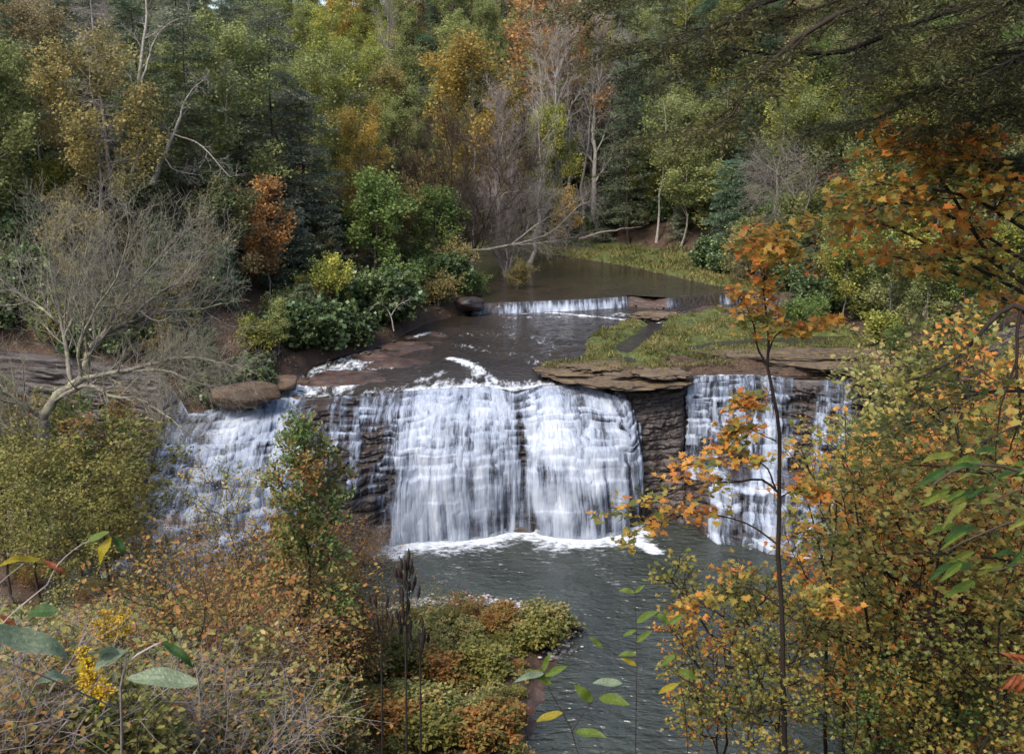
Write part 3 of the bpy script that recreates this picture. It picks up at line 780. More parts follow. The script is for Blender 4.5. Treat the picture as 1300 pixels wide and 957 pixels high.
# ================================================================== rock face and waterfalls
def blur(a, n, ax):
    if n < 1: return a
    k = np.hanning(2 * n + 3)[1:-1]; k /= k.sum()
    pad = [(0, 0), (0, 0)]; pad[ax] = (n, n)
    b = np.pad(a, pad, mode='edge')
    return np.apply_along_axis(lambda v: np.convolve(v, k, 'valid'), ax, b)
def face(cols_px, rows, water=False):
    """surface of the cliff for columns given by the 'picture column of the lip'; u=1 lip .. 0 foot"""
    S = np.asarray(cols_px)
    Lx, Ly, Lz = (np.interp(S, PXL, lip_n[:, k]) for k in range(3))
    Bx, By, Bz = (np.interp(S, PXL, base_n[:, k]) for k in range(3))
    Ly = lipY(Lx)
    U = np.linspace(1, 0, rows)[None, :]
    S2 = S[:, None] * np.ones_like(U)
    W = Lx[:, None] * np.ones_like(U)
    zdrop = (Lz - Bz)[:, None] + 0.5
    z = Lz[:, None] - (1 - U) * zdrop
    # horizontal layers
    rs = np.random.RandomState(4)
    bounds = np.cumsum(rs.uniform(0.28, 0.62, 14).tolist() + rs.uniform(0.5, 1.25, 16).tolist()); bounds = np.concatenate([[-3], bounds - 2.4])
    depth0 = (Lz[:, None] - z)
    hard = np.clip(sstep(785, 800, S2) * sstep(875, 866, S2) + sstep(236, 225, S2) + sstep(1085, 1100, S2), 0, 1)
    blk = _hash(np.floor(W * 0.42 + 0.6 * vnoise(z * 0.8, W * 0, 2)), W * 0 + 2, 77)
    depth = depth0 + (1.1 - 0.6 * hard) * (fbm(W * 0.16, W * 0 + z * 0.12 * (1 - hard), 8, 3) - 0.5) + (0.22 - 0.16 * hard) * (vnoise(W * 1.1, z * 0.5, 18) - 0.5) + (0.55 - 0.45 * sstep(775, 800, S2) * sstep(880, 866, S2)) * (blk - 0.5)
    k = np.clip(np.searchsorted(bounds, depth) - 1, 0, len(bounds) - 2)
    b0 = bounds[k]; b1 = bounds[k + 1]
    f = (depth - b0) / (b1 - b0)
    tot = 9.5
    def prof(u):
        u = np.clip(u, 0, 1)
        main = 0.35 * (1 - u ** 2.3) + 0.65 * (1 - u ** 2.4) ** 0.60
        slide = 0.5 * (1 - u ** 1.5) + 0.5 * (1 - u ** 2.0) ** 0.7
        steep = np.clip(0.05 + 0.95 * (1 - u ** 1.3), 0, 1) * sstep(1.0, 0.985, u)
        tier = np.interp(u, [0, .10, .22, .26, .345, .36, .5, 1], [1, .94, .76, .70, .66, .34, .28, 0.0])
        wS = sstep(505, 440, S2)
        wR = sstep(785, 800, S2) * sstep(870, 862, S2)
        wT = sstep(862, 872, S2) * sstep(1130, 1100, S2)
        wC = np.clip(sstep(236, 215, S2) + sstep(1110, 1130, S2), 0, 1)
        w0 = np.clip(1 - wS - wR - wT - wC, 0, 1)
        o = main * w0 + slide * wS * (1 - wC) + steep * (wR + wC) + tier * wT
        return o
    def layer_u(kk): return 1 - (0.5 * (bounds[kk] + bounds[kk + 1])) / tot
    def lay(kk):
        j = (vnoise(W * 0.55 + kk * 13.7, kk * 1.0, 21) - 0.5) * 0.13 + (vnoise(W * 2.1 + kk * 5.1, kk * 1.0, 22) - 0.5) * 0.06
        return prof(layer_u(kk)) + j * sstep(0.2, 1.0, bounds[kk] + 0.6)
    a = lay(np.maximum(k - 1, 0)); b = lay(k)
    t = a + (b - a) * sstep(0.0, 0.28, f)
    smooth_t = prof(1 - depth0 / tot)
    t = t * 0.75 + smooth_t * 0.25
    t = t * sstep(1.0, 0.965, U)
    # undercut bands
    t = t - 0.03 * sstep(0.75, 0.95, f) * sstep(1.0, 0.9, U)
    if water:
        free = sstep(0.60, 0.35, U) * sstep(488, 512, S2) * sstep(800, 780, S2)
        tc = np.maximum.accumulate(t, axis=1)
        sideq = sstep(860, 868, S2)
        t1 = sideq * blur(tc, 1, 1) + (1 - sideq) * (blur(tc, 2, 1) * 0.6 + blur(blur(tc, 14, 1), 4, 0) * 0.4)
        t2 = blur(blur(tc, 26, 1), 5, 0) * 0.85 + 0.15 * tc
        t = t1 * (1 - free) + t2 * free
        t = t + 0.012 * (1 - sstep(0.9, 1, U))
    x = Lx[:, None] + (Bx - Lx)[:, None] * t
    y = Ly[:, None] + (By - Ly)[:, None] * t
    lobe = np.sin(np.pi * np.clip((S2 - 500) / 160, 0, 1)) + np.sin(np.pi * np.clip((S2 - 664) / 136, 0, 1)) + 0.6 * np.sin(np.pi * np.clip((S2 - 420) / 80, 0, 1)) + 0.7 * np.sin(np.pi * np.clip((S2 - 870) / 150, 0, 1))
    y = y - 1.0 * lobe * sstep(1.0, 0.55, U)
    crack = _hash(np.floor(W * (1.3 - 0.9 * hard) + 0.4 * vnoise(z, W * 0, 6) + k * 0.37), k, 91)
    if not water: y = y - ((crack - 0.5) * 0.28 - 0.25 * (1 - hard)) * sstep(1.0, 0.93, U)
    nz = (fbm(W * 1.6, z * (0.5 if water else 2.2), 41, 4) - 0.5) * (0.30 if water else 0.35) * sstep(1.0, 0.96, U)
    if not water: nz = nz * (1 - 0.5 * hard) + (np.abs(fbm(W * 1.4, z * 2.4, 43, 4) - 0.5) - 0.1) * 0.45 * sstep(1.0, 0.96, U)
    y = y - nz
    return x, y, z, f, k, S2, W, U
cols = np.concatenate([np.linspace(0, 180, 70)[:-1], np.linspace(180, 1115, 1000), np.linspace(1115, 1500, 60)[1:]])
fx, fy, fz, ff, fk, fS, fW, fU = face(cols, 190)
structure(link('rock_face', grid_mesh('rock_face', fx, fy, fz, smooth=False), M['cliff']))

def coverage(S, U):
    nodes = [(225, 0), (240, .72), (290, .74), (330, .70), (362, .70), (385, .60), (405, .56), (422, .68), (438, .64), (452, .46), (470, .66), (484, .62), (492, .50), (503, .60), (515, .85), (535, .98), (600, 1.0), (640, .95),
             (652, .78), (660, .58), (666, .58), (674, .95), (700, 1.02), (740, 1.0), (765, .86), (778, .72), (788, .55), (794, .22), (800, .0), (866, .0), (871, .72), (885, .70), (897, .52), (910, .70),
             (950, .70), (990, .66), (1004, .6), (1012, .42), (1022, .35), (1032, .12), (1040, .50), (1050, .52), (1057, .3), (1064, .52), (1076, .52), (1086, .15), (1092, .0)]
    a = np.array(nodes)
    c = np.interp(S, a[:, 0], a[:, 1])
    # strands waver with height
    return c
def falls(x0, x1, ncol, rows, name, label):
    cols = np.linspace(x0, x1, ncol)
    x, y, z, f, k, S, W, U = face(cols, rows, True)
    sh = (fbm(W * 0.35, U * 3 + 5, 61, 3) - 0.5) * 26
    cov = coverage(S + sh * sstep(1, .7, U), U)
    cov = cov + 0.34 * sstep(0.7, 0.4, U) * sstep(640, 652, S) * sstep(684, 674, S) + 0.12 * sstep(400, 330, S)
    jump = _hash(k, k * 0 + 5, 3)
    free = sstep(0.66, 0.45, U) * sstep(488, 512, S) * sstep(800, 780, S)
    # strands: long and slanting with the flow, re-started in part at every step
    lean = W + 0.10 * (vnoise(W * 0.3, z * 0.25, 12) - 0.5) * 6
    st1 = 0.40 * vnoise(lean * 1.5, z * 0.16, 71) + 0.35 * vnoise(lean * 4.2, z * 0.22, 72) + 0.25 * vnoise(lean * 9.5, z * 0.3, 73)
    st2 = 0.40 * vnoise(lean * 2.2 + jump * 1.3, z * 0.6 + jump * 7, 74) + 0.35 * vnoise(lean * 5.5 + jump, z * 0.9 + jump * 9, 75) + 0.25 * vnoise(lean * 11 + jump, z * 1.2, 76)
    wst = 0.55 * (1 - free)
    st = (st1 * (1 - wst) + st2 * wst - 0.5) * 1.5
    lm = sstep(0.35, 0.75, fbm(W * 0.7 + jump * 5, z * 0.4, 83, 3))
    ledge = (np.exp(-((f - 0.12) / 0.12) ** 2) * 0.30 - 0.22 * sstep(0.5, 1.0, f)) * lm * (1 - free)
    patch = (fbm(W * 0.45, z * 0.5, 81, 4) - 0.5)
    mid0 = sstep(500, 520, S) * sstep(790, 765, S)
    dens = cov * 0.98 - 0.20 + st * (0.80 + 0.35 * (cov < .8)) + ledge + patch * 0.95 - mid0 * 0.07
    mid = sstep(500, 520, S) * sstep(790, 765, S)
    dens = dens + mid * 0.08 * np.exp(-((U - 0.55) / 0.2) ** 2) - mid * free * 0.06
    top = sstep(0.99, 0.86, U)
    dens = dens * (0.80 + 0.20 * top)
    # right part: lower tier is spread wider than the upper one
    tier = sstep(.36, .33, U) * sstep(900, 915, S) * sstep(1068, 1050, S)
    dens = np.where(tier > 0, np.maximum(dens, tier * (0.45 + st * 1.0 + ledge)), dens)
    dens = dens - sstep(.36, .33, U) * (sstep(905, 893, S) * (S > 860)) * 0.6
    dens = dens + 0.5 * np.exp(-((U - 0.35) / 0.012) ** 2) * sstep(900, 930, S) * sstep(1060, 1040, S)
    dk = sstep(0.42, 0.30, U) * sstep(425, 440, S) * sstep(500, 482, S)
    dens = dens - dk * 0.5
    dens = np.where(dens > 0.7, 0.7 + (dens - 0.7) * 0.45, dens)
    dens = np.clip(dens, 0, 1.0) * (cov > 0.02)
    off = (0.07 + 0.20 * np.clip(dens, 0, 1)) * sstep(1.0, 0.965, U)
    dx = np.gradient(x, axis=0); dy = np.gradient(y, axis=0)
    nx, ny = dy, -dx
    l = np.hypot(nx, ny) + 1e-6
    x = x + nx / l * off; y = y + ny / l * off; z = z + 0.075
    keep = (dens[:-1, :-1] > 0.03) | (dens[1:, 1:] > 0.03)
    o = link(name, grid_mesh(name, x, y, z, {'dens': dens}, keep), M['fall'])
    structure(o); o['label'] = label
    return o
falls(226, 860, 1100, 230, 'main_waterfall', 'wide white curtain of water sliding and dropping over dark rock steps into the pool')
falls(861, 1095, 420, 230, 'side_waterfall', 'narrower stepped white waterfall right of the dark rock wall')

# small weir of water over the low upstream ledge
def weir():
    px0 = np.linspace(604, 975, 420)
    L = np.array([OP(p, np.interp(p, [604, 690, 800, 860, 930, 975], [392.5, 391, 386.5, 388, 382, 385]), 9.5) for p in px0])
    x = L[:, 0]; y = ledgeY(x)
    rows = 14
    U = np.linspace(1, 0, rows)
    X = x[:, None] + 0 * U; Yw = y[:, None] + 0.15 - (1 - U) * 0.65 - 0.12
    Zw = 9.26 + U * 1.0 + 0 * X
    st = 0.4 * vnoise(X * 0.9, U[None] * 0.6, 7) + 0.3 * vnoise(X * 3.3, U[None] * 1.0, 9) + 0.3 * vnoise(X * 8, U[None] * 1.5, 8)
    c = np.interp(px0, [604, 612, 640, 650, 690, 700, 796, 800, 838, 842, 860, 864, 900, 915, 935, 940, 960, 975], [.1, .42, .34, .52, .66, .58, .70, .1, .0, .40, .45, .0, .0, .42, .45, .05, .2, .0])[:, None]
    dens = (c > 0.18) * np.clip(c * 1.0 + (st - 0.5) * 1.3 - 0.25 * sstep(0.45, 0.95, U)[None], 0, 1.1)
    o = link('upper_weir_water', grid_mesh('upper_weir_water', X, Yw, Zw, {'dens': dens}), M['fall'])
    structure(o); o['label'] = 'low line of white water spilling over the upstream ledge'
weir()

# ================================================================== flat rock shelves on the lip
def shelf(px_pts, z, th, seed, name='rock_shelf'):
    pts = np.array([OP(a, b, z)[:2] for a, b in px_pts])
    n = 90
    cl = spline(np.vstack([pts, pts[:1]]), n)[:-1]
    cen = cl.mean(0)
    rs = np.random.RandomState(seed)
    nrm = cl - cen; nrm /= np.linalg.norm(nrm, axis=1, keepdims=True) + 1e-9
    V = []; F = []
    m = len(cl)
    levels = [(0.0, 0.0), (-0.03, 0.05)]
    k = 4
    for j in range(1, k + 1):
        levels.append((-th * j / k, rs.uniform(-0.18, 0.10)))
        if j < k: levels.append((-th * j / k - 0.01, rs.uniform(-0.18, 0.10)))
    rad = np.array([0.0, 0.35, 0.7, 0.92])
    rings = []
    for r in rad[1:]:
        rings.append((cen + (cl - cen) * r, np.full(m, z)))
    arc = np.arange(m)
    for dz, off in levels:
        w = (vnoise(arc * 0.35, arc * 0 + dz * 9, seed) - 0.5) * 0.9 + (vnoise(arc * 0.9, arc * 0 + dz * 30, seed + 1) - 0.5) * 0.4
        w = w * sstep(0, 5, arc) * sstep(m, m - 5, arc)
        rings.append((cl + nrm * (off + w)[:, None], np.full(m, z + dz)))
    for xy, zz in rings:
        zz = zz + (fbm(xy[:, 0] * 1.1, xy[:, 1] * 1.1, seed + 3, 3) - 0.5) * 0.22
        V.append(np.column_stack([xy, zz]))
    V = np.concatenate(V + [np.array([[cen[0], cen[1], z]])])
    Q = []; T = []
    nr = len(rings)
    acc = Acc()
    i = np.arange(m); j = (i + 1) % m
    for r in range(nr - 1):
        Q.append(np.stack([r * m + i, (r + 1) * m + i, (r + 1) * m + j, r * m + j], -1))
    Q = np.concatenate(Q)
    T = np.stack([np.full(m, nr * m), i, j], -1)
    loops = np.concatenate([Q.ravel(), T.ravel()])
    starts = np.concatenate([np.arange(len(Q)) * 4, len(Q) * 4 + np.arange(len(T)) * 3])
    return structure(link(name, new_mesh(name, V, loops, starts), M['slab']))
shelf([(674, 468), (700, 462), (745, 459), (800, 463), (862, 468), (878, 472), (868, 476), (800, 478), (740, 477), (700, 474)], 9.58, 0.28, 1)
shelf([(718, 464), (745, 457), (785, 459), (792, 466), (770, 470), (735, 469)], 9.8, 0.18, 2)
shelf([(800, 470), (830, 466), (868, 470), (872, 476), (830, 478)], 9.8, 0.18, 12)
shelf([(700, 478), (745, 482), (800, 484), (866, 478), (876, 483), (868, 489), (800, 492), (765, 490), (740, 486)], 9.34, 0.2, 3)
shelf([(962, 455), (1040, 449), (1120, 452), (1150, 462), (1120, 472), (1070, 470), (1010, 463)], 9.80, 0.30, 4)
shelf([(880, 446), (950, 443), (1040, 441), (1120, 444), (1145, 452), (1090, 456), (1000, 454), (930, 452)], 10.0, 0.25, 5)
shelf([(1080, 474), (1110, 470), (1160, 470), (1160, 486), (1110, 490), (1085, 486)], 9.62, 0.4, 6)
shelf([(800, 398), (830, 394), (860, 397), (850, 402), (820, 402)], 9.75, 0.35, 7)
shelf([(935, 392), (975, 386), (1005, 394), (1000, 402), (960, 400)], 10.2, 0.4, 8)

# ================================================================== boulders
def boulder(name, label, p0, size, seed, mat, rz=0.0, flat=0.35, group=None, sub=4):
    import bmesh
    bm = bmesh.new(); bmesh.ops.create_icosphere(bm, subdivisions=sub, radius=1.0)
    me = bpy.data.meshes.new(name); bm.to_mesh(me); bm.free()
    n = len(me.vertices); co = np.empty(n * 3); me.vertices.foreach_get('co', co); co = co.reshape(-1, 3)
    rs = np.random.RandomState(seed)
    for q in range(9):                                  # cut by planes: faceted, worn block
        nv = norm(rs.normal(0, 1, 3)); h = rs.uniform(0.62, 0.85)
        dd = co @ nv - h
        co -= np.where(dd > 0, dd, 0)[:, None] * nv * 0.85
    r = 1 + 0.10 * (fbm(co[:, 0] * 2 + seed, co[:, 1] * 2 + co[:, 2] * 1.7, seed, 4) - 0.5) * 2
    co *= r[:, None]
    co[:, 2] = np.where(co[:, 2] > flat * 1.6, flat * 1.6 + (co[:, 2] - flat * 1.6) * 0.35, co[:, 2])
    co *= np.array(size)
    me.vertices.foreach_set('co', co.ravel()); me.update()
    me.polygons.foreach_set('use_smooth', np.ones(len(me.polygons), bool))
    o = link(name, me, mat)
    o.location = p0; o.rotation_euler = (0, 0, rz)
    if label: tag(o, label, 'boulder', group)
    return o
boulder('boulder', 'long flat-topped brown boulder on the left brink beside the sliding white water', OP(308, 500, 9.45), (2.7, 1.5, 0.95), 3, M['boulder'], 0.1)
boulder('boulder', 'smaller dark brown boulder just right of the long flat-topped boulder', OP(362, 487, 9.4), (1.1, 1.0, 0.7), 8, M['boulder'], 0.5)
boulder('boulder', 'dark rock block under the bushes at the left end of the upstream ledge', OP(598, 385, 10.5), (1.6, 1.3, 0.9), 12, M['cliff'], 0.3)
boulder('boulder', 'small dark stone in the pool beyond the tip of the bushy spit', OP(730, 798, 0.1), (0.45, 0.3, 0.22), 15, M['cliff'], 0.2, sub=3)
for i, (a, b, s) in enumerate([(520, 300, 1.0), (800, 690, 0.5)]):
    pass
boulder('boulder', 'grey sloping rock slab on the right shore below the orange maples', OP(1205, 790, 0.6), (3.2, 3.6, 0.8), 21, M['slab'], 0.5)
boulder('boulder', 'dark wet rock at the foot of the falls behind the bare stems', OP(452, 672, 0.5), (1.5, 1.0, 1.5), 24, M['cliff'], 0.5)
boulder('boulder', 'low flat rock under the middle of the white curtain', OP(662, 671, 0.1), (1.3, .5, 0.35), 27, M['cliff'], 0.0)
boulder('boulder', 'dark jumbled block at the foot of the side fall', OP(905, 664, 0.4), (1.3, 0.8, 1.3), 29, M['cliff'], 0.9)
boulder('boulder', 'grey-blue wet block in the dark recess left of the falls', OP(160, 640, 0.6), (1.8, 1.2, 1.2), 31, M['cliff'], 0.2)
# pebbles along the inner shore of the spit: too many to count
def pebbles():
    rs = np.random.RandomState(9)
    import bmesh
    bm = bmesh.new(); bmesh.ops.create_icosphere(bm, subdivisions=1, radius=1.0)
    T = np.array([v.co[:] for v in bm.verts]); Fc = np.array([[v.index for v in f.verts] for f in bm.faces]); bm.free()
    acc = Acc()
    sh = np.array([OP(*a, 0)[:2] for a in [(380, 775), (470, 778), (530, 766), (610, 762), (655, 770), (700, 785), (722, 800), (700, 835)]])
    for q in range(1500):
        t = rs.uniform(0, len(sh) - 1.001); k = int(t); p = sh[k] + (sh[k + 1] - sh[k]) * (t - k) + rs.normal(0, 0.38, 2)
        s = rs.uniform(0.04, 0.14) * rs.uniform(0.6, 1.3, 3) * np.array([1.2, 1, .6])
        acc.add(T * s + np.array([p[0], p[1], max(gLfast(p), 0.0) + 0.02]), Fc, np.full(len(Fc), rs.uniform()))
    t = NT('grey_pebbles')
    col = t.ramp(t.attr('rnd'), [(0, (0.05, 0.05, 0.05)), (0.6, (0.16, 0.15, 0.145)), (1, (0.42, 0.41, 0.40))])
    stuff(link('pebble_shore', acc.mesh('pebble_shore'), t.done(t.pbr(col, 0.7, 0.3))), 'pale grey pebbles lining the waterline of the spit', 'pebbles')
_gx = np.arange(-40, 45, 0.5); _gy = np.arange(0, 66, 0.5)
_GX, _GY = np.meshgrid(_gx, _gy, indexing='ij'); _GZ = lowerZ(_GX, _GY)[0]
def gLfast(p):
    i = int(np.clip((p[0] + 40) / .5, 0, len(_gx) - 1)); j = int(np.clip(p[1] / .5, 0, len(_gy) - 1))
    return _GZ[i, j]
pebbles()
def stones():
    rs = np.random.RandomState(14)
    protos = []
    for i in range(4):
        o = boulder('river_stone', None, (0, 0, -50), (1, 0.8, 0.5), 50 + i, M['cliff'] if i % 2 else M['boulder'], sub=3)
        protos.append(o.data); bpy.data.objects.remove(o)
    def st(px, py, z, s, lab, grp):
        p = OP(px, py, z); g = upperZ(np.array([p[0]]), np.array([p[1]]))[0][0]
        o = bpy.data.objects.new('river_stone', protos[rs.randint(4)]); C.objects.link(o)
        o.location = (p[0], p[1], g + 0.05); o.scale = (s * rs.uniform(.8, 1.4), s * rs.uniform(.7, 1.1), s * rs.uniform(.5, 1.0)); o.rotation_euler = (0, 0, rs.uniform(0, 6.28))
        tag(o, lab, 'stone', grp)
    edge = [(372, 486), (402, 466), (440, 454), (480, 443), (545, 412), (592, 398)]
    for q in range(26):
        t = rs.uniform(0, 4.99); k = int(t); a = np.array(edge[k]) + (np.array(edge[k + 1]) - np.array(edge[k])) * (t - k) + rs.normal(0, 3, 2)
        st(a[0], a[1], 9.5, rs.uniform(.2, .55), 'wet dark stone lodged along the left edge of the rapids', 'stones along the left edge of the rapids')
    for q in range(16):
        st(rs.uniform(800, 985), rs.uniform(379, 400), 9.9, rs.uniform(.2, .6), 'flat stone in the broken right end of the upstream ledge', 'stones in the broken right end of the upstream ledge')
    for q in range(22):
        st(rs.uniform(720, 1120), rs.uniform(440, 476), 9.7, rs.uniform(.12, .4), 'loose stone lying on the flat rock shelf', 'loose stones on the flat rock shelf')
stones()
def fallen_leaves():
    rs = np.random.RandomState(15); acc = Acc()
    x = rs.uniform(-45, 34, 90000); y = rs.uniform(60, 112, 90000)
    z, d, dI, sd = upperZ(x, y)
    ok = (y > lipY(x) + 1) & (np.abs(y - ledgeY(x)) > 1.0) & (((d > 0.2) & (d < 14)) | ((dI < -0.2) & (sd > 1) & (rs.uniform(0, 1, len(x)) < .3))) & (fbm(x * .6, y * .6, 5, 3) > .42)
    x1 = rs.uniform(-24, -1, 60000); y1 = rs.uniform(8, 50, 60000)
    z1, d1 = lowerZ(x1, y1); ok1 = d1 > 0.3
    P = np.concatenate([np.stack([x[ok], y[ok], z[ok] + .05], -1), np.stack([x1[ok1], y1[ok1], z1[ok1] + .04], -1)])
    f = norm(rs.normal(0, 1, P.shape) * np.array([1, 1, .2]))
    sz = np.concatenate([rs.uniform(.08, .17, ok.sum()), rs.uniform(.06, .10, ok1.sum())])
    scatter(acc, P, f, sz, rs, 'quad', .35)
    m = leaf_mat('fallen_leaf_litter', [(0.05, 0.028, 0.018), (0.13, 0.07, 0.04), (0.24, 0.13, 0.06), (0.32, 0.22, 0.11)], 0.1)
    stuff(link('fallen_leaves', acc.mesh('fallen_leaves'), m), 'brown and tan fallen leaves littering the banks', 'leaf litter')
fallen_leaves()
# ================================================================== leaf and bark colours
LM = {
 'hemlock': leaf_mat('hemlock_needles', [(0.062, 0.084, 0.047), (0.117, 0.149, 0.082), (0.216, 0.242, 0.143)], 0.3),
 'greyhem': leaf_mat('grey_hemlock_needles', [(0.087, 0.103, 0.071), (0.167, 0.186, 0.127), (0.301, 0.306, 0.214)], 0.3),
 'bluegreen': leaf_mat('blue_green_needles', [(0.049, 0.086, 0.056), (0.096, 0.152, 0.092), (0.166, 0.233, 0.140)], 0.3),
 'olive': leaf_mat('olive_leaves', [(0.100, 0.129, 0.050), (0.195, 0.221, 0.078), (0.297, 0.295, 0.113)]),
 'yellowgreen': leaf_mat('yellow_green_leaves', [(0.08, 0.10, 0.035), (0.152, 0.179, 0.044), (0.276, 0.290, 0.062), (0.497, 0.400, 0.083)]),
 'gold': leaf_mat('golden_leaves', [(0.120, 0.143, 0.045), (0.235, 0.187, 0.061), (0.469, 0.322, 0.076), (0.680, 0.439, 0.084)]),
 'orange': leaf_mat('orange_leaves', [(0.114, 0.105, 0.050), (0.215, 0.123, 0.058), (0.408, 0.222, 0.084), (0.538, 0.295, 0.100)]),
 'russet': leaf_mat('russet_leaves', [(0.068, 0.100, 0.053), (0.127, 0.100, 0.056), (0.242, 0.192, 0.096), (0.338, 0.291, 0.143)]),
 'redgreen': leaf_mat('red_and_green_leaves', [(0.059, 0.107, 0.040), (0.129, 0.152, 0.061), (0.223, 0.129, 0.076)]),
 'brownolive': leaf_mat('brown_olive_leaves', [(0.101, 0.102, 0.043), (0.203, 0.174, 0.068), (0.343, 0.253, 0.084)]),
 'green': leaf_mat('fresh_green_leaves', [(0.062, 0.103, 0.033), (0.124, 0.186, 0.052), (0.248, 0.290, 0.083)]),
 'rhodo': leaf_mat('dark_glossy_green_leaves', [(0.044, 0.076, 0.030), (0.083, 0.124, 0.047), (0.166, 0.207, 0.076)], 0.25, 0.4, 0.4),
 'tan': leaf_mat('tan_leaves', [(0.221, 0.152, 0.083), (0.359, 0.248, 0.131), (0.455, 0.345, 0.193)]),
}
BM_ = {
 'dark': bark_mat('dark_brown_bark', (0.025, 0.018, 0.013), (0.08, 0.06, 0.045)),
 'grey': bark_mat('grey_bark', (0.10, 0.088, 0.075), (0.25, 0.22, 0.185)),
 'pale': bark_mat('pale_bark', (0.16, 0.145, 0.125), (0.36, 0.33, 0.29)),
 'lichen': bark_mat('lichened_bark', (0.09, 0.08, 0.068), (0.24, 0.215, 0.18), 5.0, (0.24, 0.24, 0.15)),
 'twig': bark_mat('purple_grey_twigs', (0.12, 0.10, 0.095), (0.30, 0.26, 0.24)),
 'black': bark_mat('near_black_bark', (0.012, 0.009, 0.008), (0.035, 0.027, 0.022)),
}
# ================================================================== prototypes for the forest
DEC = [gen_deciduous(10 + i, H=h, Rc=r, t0=.3, nl=15, subs=7, twigs=8, leaves=20, lsize=0.17, spread=0.27, r0=.17) for i, (h, r) in enumerate([(15, 3.6), (17, 4.2), (14, 3.8), (18, 3.4)])]
SLIM = [gen_deciduous(30 + i, H=h, Rc=r, t0=.22, nl=13, subs=6, twigs=6, leaves=14, lsize=0.17, spread=0.2, r0=.08) for i, (h, r) in enumerate([(8, 2.3), (9, 2.0), (7, 2.6)])]
THIN = [gen_deciduous(40 + i, H=h, Rc=r, t0=.5, nl=14, subs=6, twigs=6, leaves=7, lsize=0.20, spread=0.25, r0=.17) for i, (h, r) in enumerate([(20, 3.2), (18, 3.0)])]
HEM = [gen_hemlock(50 + i, H=h, Rc=r, nb=85, side=14, per=12, lsize=.32) for i, (h, r) in enumerate([(20, 5.0), (17, 4.6), (22, 5.2), (14, 4.6)])]
HEMS = [gen_hemlock(60 + i, H=h, Rc=r, nb=46, side=10, per=11, t0=0.05, lsize=0.28, r0=.1) for i, (h, r) in enumerate([(8, 3.0), (6, 2.6)])]
SNAG = [gen_hemlock(70, H=20, Rc=2.6, nb=60, side=9, dead=True, t0=0.2, r0=.25)]
BARE = [gen_bare(80, H=15, Rc=3.2, t0=.25, nl=16, subs=8, twigs=7, fine=4, ang=(18, 40), thick=1.5),
        gen_bare(81, H=18, Rc=2.8, t0=.45, nl=13, subs=7, twigs=6, fine=3, ang=(18, 42), thick=1.5),
        gen_bare(82, H=9, Rc=3.2, t0=.1, nl=14, subs=8, twigs=7, fine=4, ang=(25, 55), fork=2, r0=.15, thick=1.3)]
RHO = [gen_shrub(90 + i, H=h, Rc=r, stems=10, leaves=12, lsize=0.24, kind='quad', subs=8, twigs=6, spread=.14, tilt=.7) for i, (h, r) in enumerate([(2.6, 2.0), (2.0, 1.9)])]
SHR = [gen_shrub(95 + i, H=h, Rc=r, stems=9, leaves=11, lsize=0.15, kind='quad', subs=8, twigs=6, spread=.12) for i, (h, r) in enumerate([(3.0, 1.6), (2.2, 1.5), (3.8, 1.6)])]

KIND = {  # species key -> (prototypes, name, category, noun, bark, nominal scale range)
 'D': (DEC, 'broadleaf_tree', 'tree', 'broadleaf tree', 'grey', (0.85, 1.15)),
 'S': (SLIM, 'understorey_tree', 'tree', 'small understorey tree', 'grey', (0.8, 1.2)),
 'T': (THIN, 'tall_thin_tree', 'tree', 'tall thin tree', 'pale', (0.9, 1.2)),
 'H': (HEM, 'hemlock_tree', 'conifer', 'hemlock', 'dark', (0.8, 1.1)),
 'h': (HEMS, 'young_hemlock_tree', 'conifer', 'young hemlock', 'dark', (0.8, 1.3)),
 'B': (BARE[:2], 'bare_tree', 'bare tree', 'leafless tree', 'twig', (0.8, 1.1)),
 'R': (RHO, 'rhododendron_bush', 'bush', 'evergreen bush', 'dark', (0.8, 1.4)),
 'U': (SHR, 'autumn_bush', 'bush', 'loose bush', 'grey', (0.8, 1.4)),
}
COLW = {'hemlock': 'dark green', 'greyhem': 'grey-green', 'bluegreen': 'blue-green', 'olive': 'olive', 'yellowgreen': 'yellow-green', 'gold': 'golden-yellow', 'orange': 'orange',
        'russet': 'russet', 'redgreen': 'red-tinged green', 'brownolive': 'brown and olive', 'green': 'fresh green', 'rhodo': 'deep green', 'tan': 'tan', None: 'grey'}
def plural(w):
    h = w.split(' with ')
    b = h[0]
    if b.endswith('bush'): b += 'es'
    else: b += 's'
    return ' '.join([b] + (['with ' + h[1]] if len(h) > 1 else []))
def where_words(px, py):
    if px < 150: a = 'at the far left'
    elif px < 330: a = 'above the big leafless tree'
    elif px < 470: a = 'above the brown boulders'
    elif px < 620: a = 'left of the rapids'
    elif px < 800: a = 'behind the river bend'
    elif px < 980: a = 'behind the grassy bank'
    else: a = 'right of the rock shelf'
    if py < 90: b = 'high up'
    elif py < 210: b = 'halfway up'
    else: b = 'low down'
    return b + ' ' + a
OCC = []
NPUT = {}
